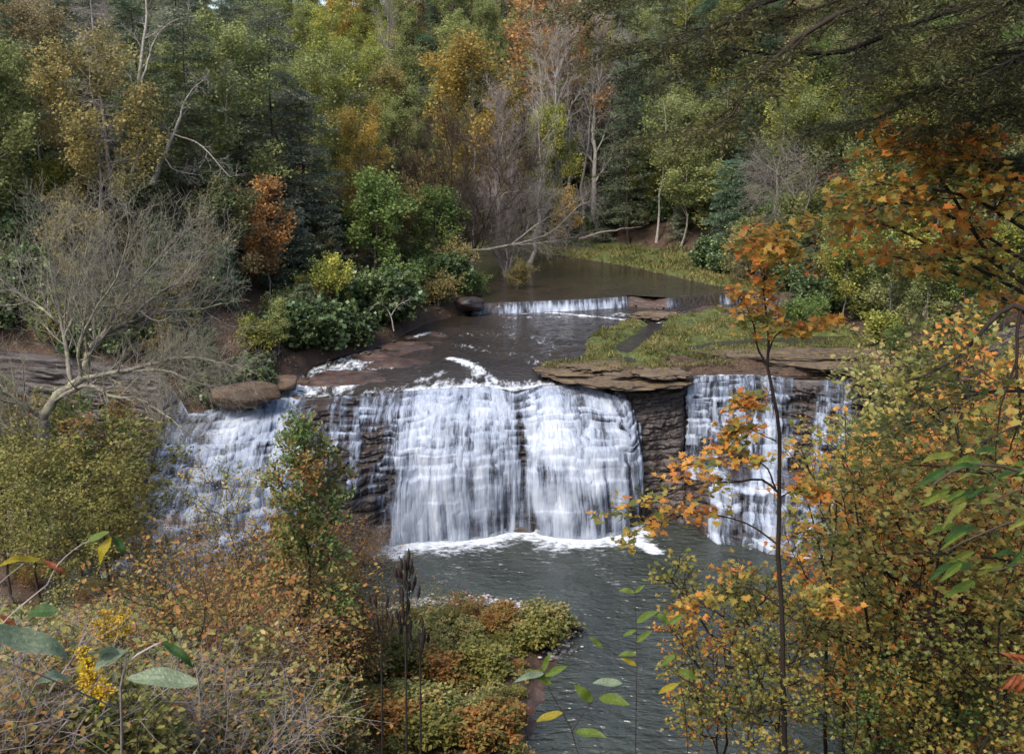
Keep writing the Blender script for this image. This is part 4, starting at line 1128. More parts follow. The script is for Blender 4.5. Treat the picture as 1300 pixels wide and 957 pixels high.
def plant(kind, pal, x, y, z=None, h=None, rz=None, label=None, rs=np.random.RandomState(1), var=None, bark=None, sx=1.0, sink=0.1):
    if kind == 'S' and h and h > 11: kind = 'D'; sx = sx * 0.85
    protos, name, cat, noun, bk, sc = KIND[kind]
    proto = protos[(rs.randint(len(protos)) if var is None else var)]
    if z is None: z = G(x, y)
    s = rs.uniform(*sc) if h is None else h / proto[2]
    if label is None:
        cx, cy = to_px(x, y, z + proto[2] * s * 0.65)
        wherew = where_words(cx, cy)
        label = f"{COLW[pal]} {noun} {wherew}"
        group = f"{COLW[pal]} {plural(noun)} {wherew}"
    else:
        group = None
    r = put(proto, name, label, cat, (x, y, z - sink), rs.uniform(0, 6.28) if rz is None else rz, (s * sx, s * sx, s), LM.get(pal), BM_[bark or bk], group,
            ('stem', 'foliage') if kind in 'RU' else ('trunk', 'crown'))
    NPUT[name] = NPUT.get(name, 0) + 1
    return r
def hero(kind, pal, px, ptop, depth, label, pbase=None, **kw):
    """a tree whose trunk stands under picture column px at the given depth and whose top reaches row ptop"""
    p = at_depth(px, ptop, depth)
    x = p[0]
    if ptop < 480 and depth < lipY(x) + 1.5:
        depth = float(lipY(x)) + 2.5; p = at_depth(px, ptop, depth); x = p[0]
    z = G(x, depth)
    return plant(kind, pal, x, depth, z, max(p[2] - z, 0.6), label=label, **kw)

# ---- composition of the hillside: (x0,x1,y0,y1) of crown centre in the picture -> choices
ZONES = [
 (0, 70, 0, 125, [('D', 'russet', 3), ('D', 'brownolive', 2), ('H', 'hemlock', 1)]),
 (0, 150, 125, 215, [('D', 'redgreen', 3), ('D', 'brownolive', 2), ('H', 'greyhem', 2)]),
 (70, 200, 0, 125, [('B', None, 2), ('H', 'greyhem', 5), ('D', 'olive', 1)]),
 (0, 330, 215, 420, [('h', 'hemlock', 3), ('S', 'brownolive', 2), ('S', 'redgreen', 2), ('R', 'rhodo', 2), ('S', 'russet', 1)]),
 (200, 370, 0, 215, [('H', 'greyhem', 8), ('H', 'hemlock', 4), ('D', 'olive', 1), ('D', 'yellowgreen', 1)]),
 (330, 470, 200, 480, [('h', 'greyhem', 5), ('S', 'brownolive', 2), ('h', 'hemlock', 3), ('S', 'olive', 2), ('R', 'rhodo', 2)]),
 (370, 490, 0, 130, [('D', 'yellowgreen', 3), ('D', 'olive', 4), ('D', 'gold', 1), ('H', 'hemlock', 1)]),
 (370, 490, 130, 210, [('H', 'greyhem', 3), ('D', 'olive', 2), ('D', 'brownolive', 2)]),
 (490, 660, 0, 80, [('D', 'olive', 5), ('H', 'bluegreen', 2), ('D', 'brownolive', 2), ('D', 'tan', 1), ('B', None, 1)]),
 (490, 660, 80, 260, [('D', 'olive', 4), ('D', 'brownolive', 3), ('H', 'greyhem', 2), ('B', None, 2)]),
 (460, 640, 260, 420, [('S', 'brownolive', 3), ('h', 'greyhem', 3), ('R', 'rhodo', 3), ('S', 'olive', 2), ('U', 'green', 2)]),
 (660, 820, 0, 75, [('H', 'bluegreen', 4), ('T', 'orange', 1), ('T', 'tan', 1), ('T', 'olive', 1), ('H', 'hemlock', 2)]),
 (660, 1000, 75, 230, [('H', 'bluegreen', 3), ('H', 'hemlock', 3), ('T', 'yellowgreen', 2), ('D', 'olive', 2), ('T', 'olive', 2), ('D', 'yellowgreen', 1)]),
 (820, 1100, 0, 75, [('T', 'yellowgreen', 2), ('H', 'bluegreen', 2), ('D', 'olive', 2), ('T', 'tan', 1), ('H', 'hemlock', 2)]),
 (640, 1000, 230, 330, [('h', 'bluegreen', 3), ('S', 'olive', 3), ('S', 'yellowgreen', 2), ('R', 'rhodo', 3), ('h', 'hemlock', 2)]),
 (1000, 1400, -50, 500, [('S', 'olive', 3), ('S', 'yellowgreen', 2), ('D', 'olive', 1), ('h', 'hemlock', 2), ('S', 'green', 2), ('U', 'russet', 1)]),
]
def zone_pick(px, py, rs):
    for x0, x1, y0, y1, ch in ZONES:
        if x0 <= px < x1 and y0 <= py < y1:
            w = np.array([c[2] for c in ch], float); w /= w.sum()
            c = ch[rs.choice(len(ch), p=w)]
            return c[0], c[1]
    return ('H', 'hemlock') if rs.rand() < .5 else ('D', 'olive')

CLEAR = [(300, 366, 225, 345, 76), (570, 650, 40, 110, 112), (785, 850, 180, 290, 129)]
def blocked(x, y, z, h):
    a = to_px(x, y, z + h)
    return any(x0 - 14 < a[0] < x1 + 14 and a[1] < y1 and y < dep for x0, x1, y0, y1, dep in CLEAR)
HERO_XY = []
def forest():
    rs = np.random.RandomState(2024)
    pts = []
    cand = np.column_stack([rs.uniform(-85, 88, 18000), rs.uniform(60, 245, 18000)])
    d = upperZ(cand[:, 0], cand[:, 1])
    zz, dd = d[0], d[1]
    order = np.argsort(dd)
    taken = np.zeros((0, 2))
    for i in order:
        x, y = cand[i]; b = dd[i]
        if b < 1.4 or y < lipY(x) + 1.0: continue
        if abs(x) > 0.56 * y + 4: continue
        far = (y > 98 and x > -12)
        if far and b < (9.5 if x > 2 else 5): continue
        if x > 10 and y < 84: continue                      # right slope is planted by hand
        sp = 2.7 if b < 5 else (4.0 if b < 12 else (5.2 if b < 30 else (6.4 if b < 60 else 8.5)))
        if b > 150: continue
        if len(taken) and (np.hypot(taken[:, 0] - x, taken[:, 1] - y)).min() < sp: continue
        if any(math.hypot(hx - x, hy - y) < hr for hx, hy, hr in HERO_XY): continue
        taken = np.vstack([taken, [x, y]])
        z = zz[i]
        # height class by distance from the bank
        if b < 2.8: hgt = 2.5
        elif b < 6: hgt = 7 if rs.rand() < .6 else 3
        elif b < 10: hgt = 9
        else: hgt = 16
        cx, cy = to_px(x, y, z + hgt * 0.65)
        if hgt < 12 and blocked(x, y, z, hgt * 1.1): continue
        if cy < -60 and hgt < 12: continue
        if to_px(x, y, z + hgt)[1] > 470 and hgt > 5: continue
        if cy < -140: continue
        k, pal = zone_pick(cx, cy, rs)
        # keep the kind in step with the height class
        if hgt <= 3:
            k = 'R' if rs.rand() < .55 else 'U'
            pal = 'rhodo' if k == 'R' else pal if pal in ('green', 'olive', 'brownolive', 'yellowgreen', 'redgreen') else 'brownolive'
        elif hgt < 12:
            k = {'D': 'S', 'H': 'h', 'T': 'S', 'B': 'S', 'R': 'h', 'U': 'S'}.get(k, k)
            if pal is None: pal = 'brownolive'
            if k == 'h' and pal not in ('hemlock', 'greyhem', 'bluegreen'): pal = 'greyhem'
            if k == 'S' and pal in ('rhodo',): pal = 'olive'
        else:
            k = {'S': 'D', 'h': 'H', 'R': 'H', 'U': 'D'}.get(k, k)
            if k == 'H' and pal not in ('hemlock', 'greyhem', 'bluegreen'): pal = 'hemlock'
            if k == 'D' and pal in ('rhodo', None): pal = 'olive'
        plant(k, pal, x, y, z, rs=rs)
# ---- single trees one can pick out in the photo
def heroes():
    rs = np.random.RandomState(5)
    def hx(px, depth, r):
        HERO_XY.append((at_depth(px, 300, depth)[0], depth, r))
    KIND['X'] = (SNAG, 'dead_snag_tree', 'bare tree', 'dead snag', 'twig', (1, 1))
    KIND['F'] = (BARE[2:], 'bare_tree', 'bare tree', 'leafless many-stemmed tree', 'twig', (1, 1))
    L = [
     ('X', None, 117, -70, 74, 'whitish dead conifer snag with bristling broken side branches at upper left', 'twig', 4),
     ('S', 'orange', 333, 222, 76, 'bright orange small tree standing in front of the dark left hemlocks', None, 3),
     ('D', 'gold', 598, 42, 118, 'golden-yellow crowned tree rising over the grey leafless trees in the middle', None, 4),
     ('B', None, 640, 95, 112, 'leafless purple-grey tree right of the golden crown', 'twig', 3),
     ('B', None, 672, 120, 116, 'leafless purple-grey tree next to the river bend, farther from the golden crown', 'pale', 3),
     ('F', None, 585, 130, 103, 'dark many-stemmed leafless tree spreading over the bank below the golden crown', 'dark', 4),
     ('F', None, 640, 205, 106, 'pale many-stemmed leafless tree leaning toward the upstream water', 'twig', 3),
     ('T', 'orange', 688, -40, 136, 'very tall pale trunk with orange top, left of the top centre pair', None, 3),
     ('T', 'orange', 745, 8, 134, 'very tall pale trunk with orange top, right of the top centre pair', None, 3),
     ('T', 'tan', 722, 5, 140, 'tall pale stem with tan leaves between the two orange-topped trunks', None, 3),
     ('T', 'olive', 828, 60, 138, 'tall whitish trunk behind the grassy bank below the hemlock boughs', None, 3),
     ('B', None, 812, 95, 150, 'slender leafless grey tree left of the tall whitish trunk', 'pale', 3),
     ('B', None, 708, 10, 130, 'slender leafless pale tree between the two orange-topped trunks', 'pale', 2),
     ('B', None, 768, 0, 133, 'slender leafless pale tree just right of the orange-topped trunks', 'pale', 2),
     ('B', None, 790, 30, 138, 'slender leafless pale tree above the grassy bank among dark conifers', 'pale', 2),
     ('B', None, 850, 40, 136, 'slender leafless pale tree above the rounded olive tree', 'pale', 2),
     ('S', 'yellowgreen', 818, 175, 130, 'slender yellow-green tree standing behind the grassy far bank', None, 3),
     ('S', 'yellowgreen', 702, 130, 126, 'layered yellow-green tree in front of the tall pale trunks', None, 3),
     ('S', 'olive', 920, 208, 118, 'wide rounded olive tree behind the right end of the grassy bank', None, 5),
     ('S', 'yellowgreen', 68, 195, 70, 'yellow and green leafed young tree behind the big leafless tree at left', None, 3),
     ('S', 'gold', 455, 128, 92, 'small golden tree between olive crowns above the boulders', None, 3),
     ('S', 'green', 470, 212, 88, 'small fresh green tree with reddish leaves above the left bank', None, 3),
     ('S', 'gold', 722, 235, 124, 'low golden bush-like tree beside the leaning bare stems', None, 2),
     ('S', 'yellowgreen', 425, 320, 77, 'yellow-leaved small tree right of the orange tree above the boulders', None, 2),
     ('U', 'yellowgreen', 327, 396, 66.5, 'bright yellow-green sprig of a bush above the long brown boulder', None, 1),
     ('U', 'green', 605, 340, 94, 'fresh green bush leaning out over the upstream ledge', None, 1),
     ('U', 'green', 590, 355, 91.5, 'fresh green low bush at the left end of the upstream ledge', None, 1),
     ('R', 'rhodo', 455, 395, 75, 'glossy deep green bush on the left bank beside the red-brown shelf', None, 1),
     ('U', 'brownolive', 655, 325, 98, 'olive-brown bush at the water edge above the upstream ledge', None, 1),
     ('D', 'yellowgreen', 418, 40, 100, 'broad yellow-green tree at the top left of centre', None, 4),
     ('D', 'russet', 30, 0, 82, 'russet broadleaf tree in the upper left corner', None, 4),
    ]
    for k, pal, px, top, dep, lab, bk, r in L:
        hx(px, dep, r)
        v = None
        if 'wide rounded' in lab: hero(k, pal, px, top, dep, lab, rs=rs, bark=bk, sx=1.7, var=2)
        elif k == 'B': hero(k, pal, px, top, dep, lab, rs=rs, bark=bk, sx=1.1)
        else: hero(k, pal, px, top, dep, lab, rs=rs, bark=bk)
heroes()
forest()
def undergrowth():
    rs = np.random.RandomState(66)
    def fill(x0, x1, y0, y1, b0, b1, sp, quota):
        cand = np.column_stack([rs.uniform(x0, x1, 3000), rs.uniform(y0, y1, 3000)])
        z, d, _, _ = upperZ(cand[:, 0], cand[:, 1])
        taken = []
        for i in range(len(cand)):
            x, y = cand[i]; b = d[i]
            if b < b0 or b > b1 or abs(x) > .54 * y + 1 or y < lipY(x) + 1.2: continue
            if any((x - a) ** 2 + (y - c) ** 2 < sp ** 2 for a, c in taken): continue
            if blocked(x, y, z[i], 6): continue
            taken.append((x, y))
            if len(taken) > quota: break
            k = ['h', 'S', 'R', 'U', 'h', 'U'][rs.randint(6)]
            pal = {'h': ['greyhem', 'hemlock', 'greyhem', 'bluegreen'], 'S': ['brownolive', 'olive', 'russet', 'redgreen'], 'R': ['rhodo'], 'U': ['brownolive', 'green', 'redgreen', 'olive']}[k]
            plant(k, pal[rs.randint(len(pal))], x, y, z[i], h=rs.uniform(2.2, 3.6) if k in 'RU' else rs.uniform(3.5, 6), rs=rs)
    fill(-48, -14, 62, 96, 1.2, 30, 2.7, 150)
    fill(-20, 2, 80, 112, 2.5, 22, 3.4, 45)
    fill(-8, 36, 100, 152, 9.5, 32, 3.1, 85)
    fill(14, 40, 84, 108, 3.5, 24, 3.2, 40)
undergrowth()
def bank_bushes():
    rs = np.random.RandomState(81)
    def cover(x0, x1, y0, y1, sx_, sy_, h0, h1):
        for py in np.arange(y0, y1, sy_):
            for px in np.arange(x0, x1, sx_):
                p = ground_hit(px + rs.uniform(-.4, .4) * sx_, py + rs.uniform(-.4, .4) * sy_)
                if p[1] < lipY(p[0]) + 0.2 or blocked(p[0], p[1], p[2], 3) or upperZ(p[:1], p[1:2])[1][0] < 1.0: continue
                k = ['R', 'U', 'U', 'h'][rs.randint(4)]
                pal = {'h': ['greyhem', 'hemlock'], 'R': ['rhodo'], 'U': ['brownolive', 'green', 'redgreen', 'olive']}[k]
                plant(k, pal[rs.randint(len(pal))], p[0], p[1], p[2], h=rs.uniform(h0, h1), rs=rs)
    cover(-20, 150, 335, 478, 27, 15, 1.2, 2.4)
    cover(150, 260, 360, 475, 34, 19, 1.2, 2.2)
    cover(690, 1010, 270, 300, 30, 11, 2.0, 3.2)
bank_bushes()

# ---- shrubs and small trees on the slope right of the shelf (mid distance)
def right_slope():
    rs = np.random.RandomState(77)
    items = [('U', 'green', 1035, 372, 84, 'fresh green bush on the flat beside the small rapids'), ('U', 'green', 1010, 380, 82, 'low fresh green bush nearest the small rapids'),
             ('U', 'olive', 965, 345, 99, 'olive bush at the right end of the grassy bank'),
             ('U', 'green', 1020, 330, 97, 'low green bush behind the red-leaved bare patch'),
             ('S', 'yellowgreen', 1075, 295, 84, 'yellow-green small tree over the leaf-strewn flat'),
             ('S', 'olive', 1130, 300, 78, 'olive small tree at the back of the rock shelf'),
             ('U', 'yellowgreen', 1120, 395, 74, 'yellow-green bush right of the leaf-strewn flat'),
             ('U', 'green', 1145, 410, 70, 'green bush over the right end of the shelf'),
             ('S', 'olive', 1185, 330, 66, 'olive small tree on the slope right of the side fall'),
             ('U', 'russet', 1130, 455, 67.5, 'russet bush at the right end of the rock shelf'),
             ('U', 'yellowgreen', 1165, 450, 66, 'yellow-green bush above the right cliff'),
             ('S', 'green', 1230, 300, 60, 'green small tree behind the dark crooked branch'),
             ('S', 'yellowgreen', 1290, 280, 55, 'yellow-green small tree at the right edge'),
             ('S', 'olive', 1010, 262, 106, 'olive small tree below the grey fallen top'),
             ('S', 'green', 1060, 240, 100, 'fresh green small tree behind the orange maple sprays'),
             ('D', 'olive', 1120, 150, 96, 'olive broadleaf tree high on the right slope'),
             ('D', 'yellowgreen', 1200, 120, 84, 'yellow-green broadleaf tree high on the right slope'),
             ('D', 'olive', 1290, 60, 74, 'olive broadleaf tree beyond the right edge maples')]
    for k, pal, px, top, dep, lab in items:
        hero(k, pal, px, top, dep, lab, rs=rs)
right_slope()

# ---- grassy cover on the far bank and the shelf (nobody could count it)
def grass_cover():
    rs = np.random.RandomState(3)
    acc = Acc()
    def area(n, x0, x1, y0, y1, test, size):
        x = rs.uniform(x0, x1, n); y = rs.uniform(y0, y1, n)
        z, d, dI, sd = upperZ(x, y)
        ok = test(x, y, z, d, dI, sd) & (fbm(x * 0.8, y * 0.8, 13, 3) > 0.42)
        x, y, z = x[ok], y[ok], z[ok]
        m = len(x)
        f = norm(np.stack([rs.normal(0, .6, m), rs.normal(0, .6, m), np.ones(m)], -1))
        hue = np.clip(fbm(x * 0.25, y * 0.25, 17, 3) * 1.6 - 0.3 + rs.normal(0, .15, m), 0, 1)
        scatter(acc, np.stack([x, y, z - 0.02], -1), f, size * rs.uniform(0.5, 1.3, m) * (0.6 + 0.8 * fbm(x * .9, y * .9, 29, 2)), rs, 'long', 1.2, rnd=hue, updown=0.0)
    area(60000, -8, 40, 96, 125, lambda x, y, z, d, dI, sd: (d > 0.1) & (d < 9.5 + 2 * np.sin(x)), 0.5)
    area(60000, 0, 34, 69.5, 92, lambda x, y, z, d, dI, sd: (dI < -0.3) & (sd > 0.9) & (z > 9.42) & (y > lipY(x) + 3.2), 0.34)
    area(9000, 10, 34, 68.5, 75, lambda x, y, z, d, dI, sd: (dI < -0.3) & (sd > 1.0) & (z > 9.5), 0.2)
    n = 7000
    x = rs.uniform(2, 16, n); y = lipY(x) + rs.uniform(1.6, 4.5, n)
    ok = (fbm(x * 1.1, y * 1.6, 93, 3) > .5) & (poly_sd(x, y, ISL) < -0.5)
    x, y = x[ok], y[ok]; m_ = len(x)
    f = norm(np.stack([rs.normal(0, .6, m_), rs.normal(0, .6, m_), np.ones(m_)], -1))
    scatter(acc, np.stack([x, y, np.full(m_, 9.55) + rs.uniform(0, .22, m_)], -1), f, rs.uniform(.12, .3, m_), rs, 'long', 1.2, rnd=rs.uniform(0, 1, m_), updown=0.0)
    m = leaf_mat('river_grass', [(0.08, 0.085, 0.03), (0.17, 0.17, 0.055), (0.30, 0.25, 0.10)], 0.35)
    stuff(link('river_grass', acc.mesh('river_grass'), m), 'short green grass on the far bank and on the flat rock shelf', 'grass')
grass_cover()
# ================================================================== plants nearer the camera
LM['n_orange'] = leaf_mat('near_orange_maple_leaves', [(0.08, 0.11, 0.03), (0.17, 0.19, 0.045), (0.38, 0.29, 0.06), (0.58, 0.29, 0.055), (0.52, 0.16, 0.04), (0.64, 0.40, 0.09)], 0.5, 0.45, 0.3, 0.12)
LM['n_olive'] = leaf_mat('near_olive_maple_leaves', [(0.06, 0.08, 0.022), (0.11, 0.13, 0.034), (0.19, 0.19, 0.045), (0.33, 0.26, 0.06), (0.38, 0.19, 0.05)], 0.5, 0.45, 0.3, 0.12)
LM['n_russet'] = leaf_mat('near_russet_leaves', [(0.08, 0.10, 0.03), (0.14, 0.15, 0.045), (0.22, 0.17, 0.055), (0.34, 0.18, 0.05), (0.24, 0.09, 0.04), (0.42, 0.31, 0.13)], 0.4, 0.6, 0.12, 0.12)
LM['n_spit'] = leaf_mat('near_bush_mixed_leaves', [(0.06, 0.09, 0.028), (0.13, 0.17, 0.05), (0.26, 0.26, 0.085), (0.42, 0.33, 0.12), (0.33, 0.16, 0.065)], 0.4, 0.5, 0.3, 0.15)
LM['n_oak'] = leaf_mat('near_green_leaves_turning', [(0.055, 0.095, 0.03), (0.09, 0.15, 0.045), (0.17, 0.21, 0.06), (0.30, 0.17, 0.055), (0.38, 0.16, 0.05)], 0.4, 0.5, 0.3, 0.1)
LM['n_layer'] = leaf_mat('near_yellow_olive_layers', [(0.07, 0.085, 0.026), (0.14, 0.15, 0.04), (0.24, 0.23, 0.06), (0.36, 0.28, 0.08)], 0.45, 0.5, 0.25, 0.12)
LM['n_green'] = leaf_mat('near_green_leaves', [(0.03, 0.06, 0.015), (0.06, 0.11, 0.024), (0.13, 0.17, 0.04), (0.24, 0.22, 0.05)], 0.45, 0.4, 0.4, 0.1)
LM['n_hem'] = leaf_mat('near_hemlock_needles', [(0.035, 0.042, 0.018), (0.08, 0.082, 0.03), (0.15, 0.13, 0.05)], 0.45, 0.5, 0.3, 0.1)
LM['n_red'] = leaf_mat('red_sumac_leaves', [(0.10, 0.03, 0.015), (0.34, 0.05, 0.025), (0.45, 0.13, 0.04)], 0.4, 0.5, 0.3, 0.1)
LM['n_dead'] = leaf_mat('dead_brown_leaves', [(0.02, 0.012, 0.01), (0.06, 0.03, 0.022)], 0.1, 0.7, 0.2, 0.1)
LM['n_gold'] = leaf_mat('goldenrod_flowers', [(0.34, 0.22, 0.02), (0.52, 0.35, 0.03)], 0.2, 0.7, 0.1, 0.05)

def custom(name, label, cat, limbs, leafm=None, barkm='dark', n2=10, l2=1.0, n3=5, l3=0.4, n4=0, l4=0.2, leaves=8, lsize=0.1, kind='maple', spread=0.05, tilt=0.5,
           flat=False, up2=0.0, up3=0.0, seed=1, ang2=(30, 65), t2=0.2, sides=7, droop=0.1, names=('branches', 'foliage'), rmin=0.004, group=None, l2taper=0.5, loc=None, updown=1.0):
    """limbs: list of (points [(px,py,depth)...], r0, r1)"""
    rs = np.random.RandomState(seed)
    wd, lf = Acc(), Acc()
    m = 12
    P = np.array([spline(px_line(l[0]), m, rs, 0.012 * l[1] / 0.05) for l in limbs])
    Rr = np.array([np.linspace(l[1], l[2], m) for l in limbs])
    base = P[0, 0].copy()
    P = P - base
    tubes(wd, P, Rr, sides)
    wts = np.array([(l[3] if len(l) > 3 else 1.0) for l in limbs])
    if n2:
        act = wts > 0
        PA, RA = P[act], Rr[act]
        wa = wts[act]
        P2, R2, i2 = branch(PA, RA, n2, t2, 1.0, lambda t, i, rs: l2 * wa[i] * (1 - l2taper * t), ang2, up2, 0.09, 6, rs, flat=flat, rmin=rmin, rfac=0.5)
        tubes(wd, P2, R2, 4)
        P3, R3, i3 = branch(P2, R2, n3, 0.15, 1.0, lambda t, i, rs: l3 * np.ones(len(t)), (25, 60), up3, 0.12, 4, rs, flat=flat, rmin=rmin * 0.7)
        tubes(wd, P3, R3, 3)
        PL, RL, iL = P3, R3, i3
        if n4:
            P4, R4, i4 = branch(P3, R3, n4, 0.1, 1.0, lambda t, i, rs: l4 * np.ones(len(t)), (20, 60), up3, 0.12, 3, rs, flat=flat, rmin=rmin * 0.6)
            tubes(wd, P4, R4, 3)
            PL, RL, iL = P4, R4, i3[i4]
        if leafm:
            leaves_on(lf, PL, RL, leaves, lsize, rs, kind, spread, tilt, limb=iL, droop=droop, updown=updown)
    r = thing(name, label, cat, tuple(base), 0, group)
    link(names[0], wd.mesh(names[0], True), BM_[barkm], r)
    if leafm: link(names[1], lf.mesh(names[1]), LM[leafm], r)
    return r

# ---- the big leafless tree at left
D0 = 47
custom('bare_tree', 'big leafless pale tree with lichened arching limbs in front of the left cliff', 'bare tree', [
    ([(66, 690, D0), (58, 600, D0), (54, 532, D0), (69, 508, D0), (104, 480, D0)], 0.34, 0.2, 0),
    ([(104, 480, D0), (112, 448, D0), (138, 421, D0 + .5), (166, 407, D0 + 1), (194, 399, D0 + 1.5), (242, 393, D0 + 2), (282, 385, D0 + 2)], 0.22, 0.03, 1.1),
    ([(130, 428, D0), (142, 402, D0), (166, 369, D0), (194, 336, D0 - 1), (225, 300, D0 - 1)], 0.12, 0.02, 1.2),
    ([(166, 407, D0 + 1), (190, 380, D0), (230, 355, D0 + 2), (262, 320, D0 + 2)], 0.09, 0.015, 1.1),
    ([(104, 480, D0), (145, 473, D0 - 1), (194, 463, D0 - 1), (221, 454, D0 - 1), (263, 457, D0 - 2), (311, 470, D0 - 2)], 0.13, 0.02, .6),
    ([(166, 471, D0 - 1), (208, 470, D0 - 1.5), (242, 483, D0 - 2), (284, 494, D0 - 2)], 0.07, 0.015, .5),
    ([(69, 508, D0), (110, 488, D0 - 1), (145, 504, D0 - 2), (180, 508, D0 - 2), (215, 532, D0 - 3), (246, 556, D0 - 3)], 0.13, 0.02, .55),
    ([(90, 488, D0), (81, 431, D0 + 1), (74, 386, D0 + 1), (62, 335, D0 + 1), (58, 290, D0 + 1)], 0.13, 0.02, 1.2),
    ([(76, 410, D0 + 1), (35, 380, D0 + 2), (0, 355, D0 + 2), (-40, 320, D0 + 2)], 0.08, 0.02, 1.1),
    ([(54, 532, D0), (21, 508, D0 - 1), (-10, 480, D0 - 1), (-50, 440, D0 - 1)], 0.12, 0.03, 1.1),
    ([(81, 431, D0 + 1), (96, 390, D0 + 1), (105, 340, D0), (118, 290, D0)], 0.08, 0.015, 1.2),
    ([(56, 560, D0), (20, 545, D0 - 2), (-20, 530, D0 - 2)], 0.09, 0.02, .9),
    ([(104, 480, D0), (100, 440, D0 - 1), (120, 395, D0 - 1), (150, 350, D0 - 2), (165, 290, D0 - 2)], 0.10, 0.015, 1.2),
], None, 'lichen', n2=22, l2=2.9, n3=9, l3=1.15, n4=5, l4=0.55, up2=0.20, up3=0.10, seed=3, ang2=(20, 60), t2=0.12, rmin=0.011, names=('branches', 'foliage'), l2taper=0.35)
custom('leaning_dead_trunk', 'dead trunk leaning right with broken side limbs above the big leafless tree', 'bare tree', [
    ([(192, 235, 72), (205, 205, 72), (222, 165, 72), (234, 130, 72)], 0.22, 0.07, 1), ([(207, 195, 72), (220, 215, 71), (250, 222, 71)], 0.07, 0.02, .7),
    ([(218, 170, 72), (255, 185, 71), (292, 225, 70)], 0.06, 0.02, .7), ([(234, 130, 72), (246, 112, 72), (262, 100, 71)], 0.06, .02, .6)], None, 'pale', n2=7, l2=1.8, n3=4, l3=.8, n4=3, l4=.4, seed=4, rmin=.014, names=('branches', ''), t2=.4)
custom('leaning_dead_trunk', 'straight grey dead trunk leaning right beside the one with broken limbs', 'bare tree', [
    ([(164, 245, 72), (172, 210, 72), (182, 180, 72), (192, 150, 72)], 0.2, 0.09, .4)], None, 'grey', n2=5, l2=1.2, n3=3, l3=.6, seed=5, rmin=.014, names=('branches', ''), t2=.5)
custom('forked_pale_tree', 'forked pale tree with swept branches at the top left among hemlocks', 'bare tree', [
    ([(176, 135, 74), (178, 95, 74), (181, 60, 74), (186, 25, 74), (183, -10, 74), (175, -40, 74)], 0.16, 0.05, 1), ([(178, 110, 74), (188, 80, 74), (195, 55, 74), (215, 30, 73), (250, 20, 73)], 0.10, 0.03, .8),
    ([(168, 130, 74), (168, 105, 73), (155, 85, 73), (142, 65, 73)], 0.08, 0.03, .8)], None, 'pale', n2=8, l2=2.2, n3=5, l3=1.0, n4=3, l4=.5, seed=6, rmin=.014, names=('branches', ''), up2=.1)
custom('fallen_bare_tree', 'grey fallen treetop with fine twigs caught in the right slope bushes', 'bare tree', [
    ([(1040, 300, 100), (1015, 260, 100), (990, 225, 100), (955, 195, 100)], 0.16, 0.04, 1), ([(1022, 270, 100), (1030, 235, 100), (1010, 205, 100)], 0.08, 0.03, 1), ([(1010, 252, 100), (985, 250, 99), (965, 230, 99)], .08, .02, 1)],
    None, 'grey', n2=16, l2=3.4, n3=9, l3=1.5, n4=5, l4=.8, seed=7, rmin=.02, names=('branches', ''))
custom('overhanging_bare_tree', 'pale fallen tree arching with bare twigs over the upstream water', 'bare tree', [
    ([(600, 318, 100), (650, 312, 101), (700, 295, 103), (735, 262, 105), (755, 255, 105)], 0.16, 0.03, 1), ([(640, 312, 101), (690, 308, 102), (735, 300, 104)], 0.09, 0.02, 1), ([(650, 310, 101), (690, 280, 102), (740, 252, 104)], .09, .02, 1),
    ([(620, 250, 104), (660, 243, 104), (700, 246, 104)], .08, .02, .5)],
    None, 'grey', n2=14, l2=2.8, n3=8, l3=1.3, n4=4, l4=.6, seed=8, rmin=.018, names=('branches', ''))
custom('fallen_branch', 'pale bare branch lying in the low bushes on the left bank', 'branch', [
    ([(500, 420, 78), (495, 398, 78), (480, 385, 78), (464, 400, 78)], 0.06, 0.02, .6), ([(497, 400, 78), (505, 388, 78), (520, 380, 78)], .04, .015, .6)], None, 'pale', n2=5, l2=1.0, n3=4, l3=.4, seed=9, rmin=.013, names=('branches', ''))
custom('driftwood_log', 'pale driftwood log in the shallow water above the weir', 'log', [([(640, 358, 108), (670, 352, 109), (705, 350, 110)], 0.14, 0.06, 0)], None, 'grey', n2=0, seed=10, names=('trunk', ''))
custom('driftwood_log', 'thin log stranded at the foot of the hill behind the grassy bank', 'log', [([(735, 303, 124), (770, 294, 125), (815, 288, 126)], 0.16, 0.07, 0.5)], None, 'grey', n2=3, l2=1.5, n3=2, l3=.5, seed=10, names=('trunk', ''), rmin=.015)

# ---- generic near bushes and small trees: (generator arguments share one mesh per kind)
NS = {}
def near(kind, pal, px, top, dep, label, rs, sx=1.0, name='small_tree', cat='small tree', bark='dark', dz=0.0, group=None):
    g = NS[kind]
    p = at_depth(px, top, dep); x = p[0]; z = G(x, dep) + dz
    h = max(p[2] - z, 0.5); s = h / g[2]
    if s > 1.7: print('SCALE', kind, px, top, dep, round(s, 2))
    shrub = kind.startswith('b')
    return put(g, name, label, cat, (x, dep, z - 0.1), rs.uniform(0, 6.28), (s * sx, s * sx, s), LM[pal], BM_[bark], group, ('stem', 'foliage') if shrub else ('trunk', 'crown'))
NS['t1'] = gen_deciduous(201, H=7, Rc=2.4, t0=.2, nl=13, subs=7, twigs=6, leaves=7, lsize=.125, kind='fold', spread=.10, r0=.06)
NS['t2'] = gen_deciduous(202, H=8, Rc=2.0, t0=.25, nl=14, subs=6, twigs=6, leaves=7, lsize=.125, kind='fold', spread=.10, r0=.06)
NS['s1'] = gen_deciduous(203, H=7, Rc=2.4, t0=.2, nl=12, subs=6, twigs=5, leaves=5, lsize=.115, kind='fold', spread=.10, r0=.05)
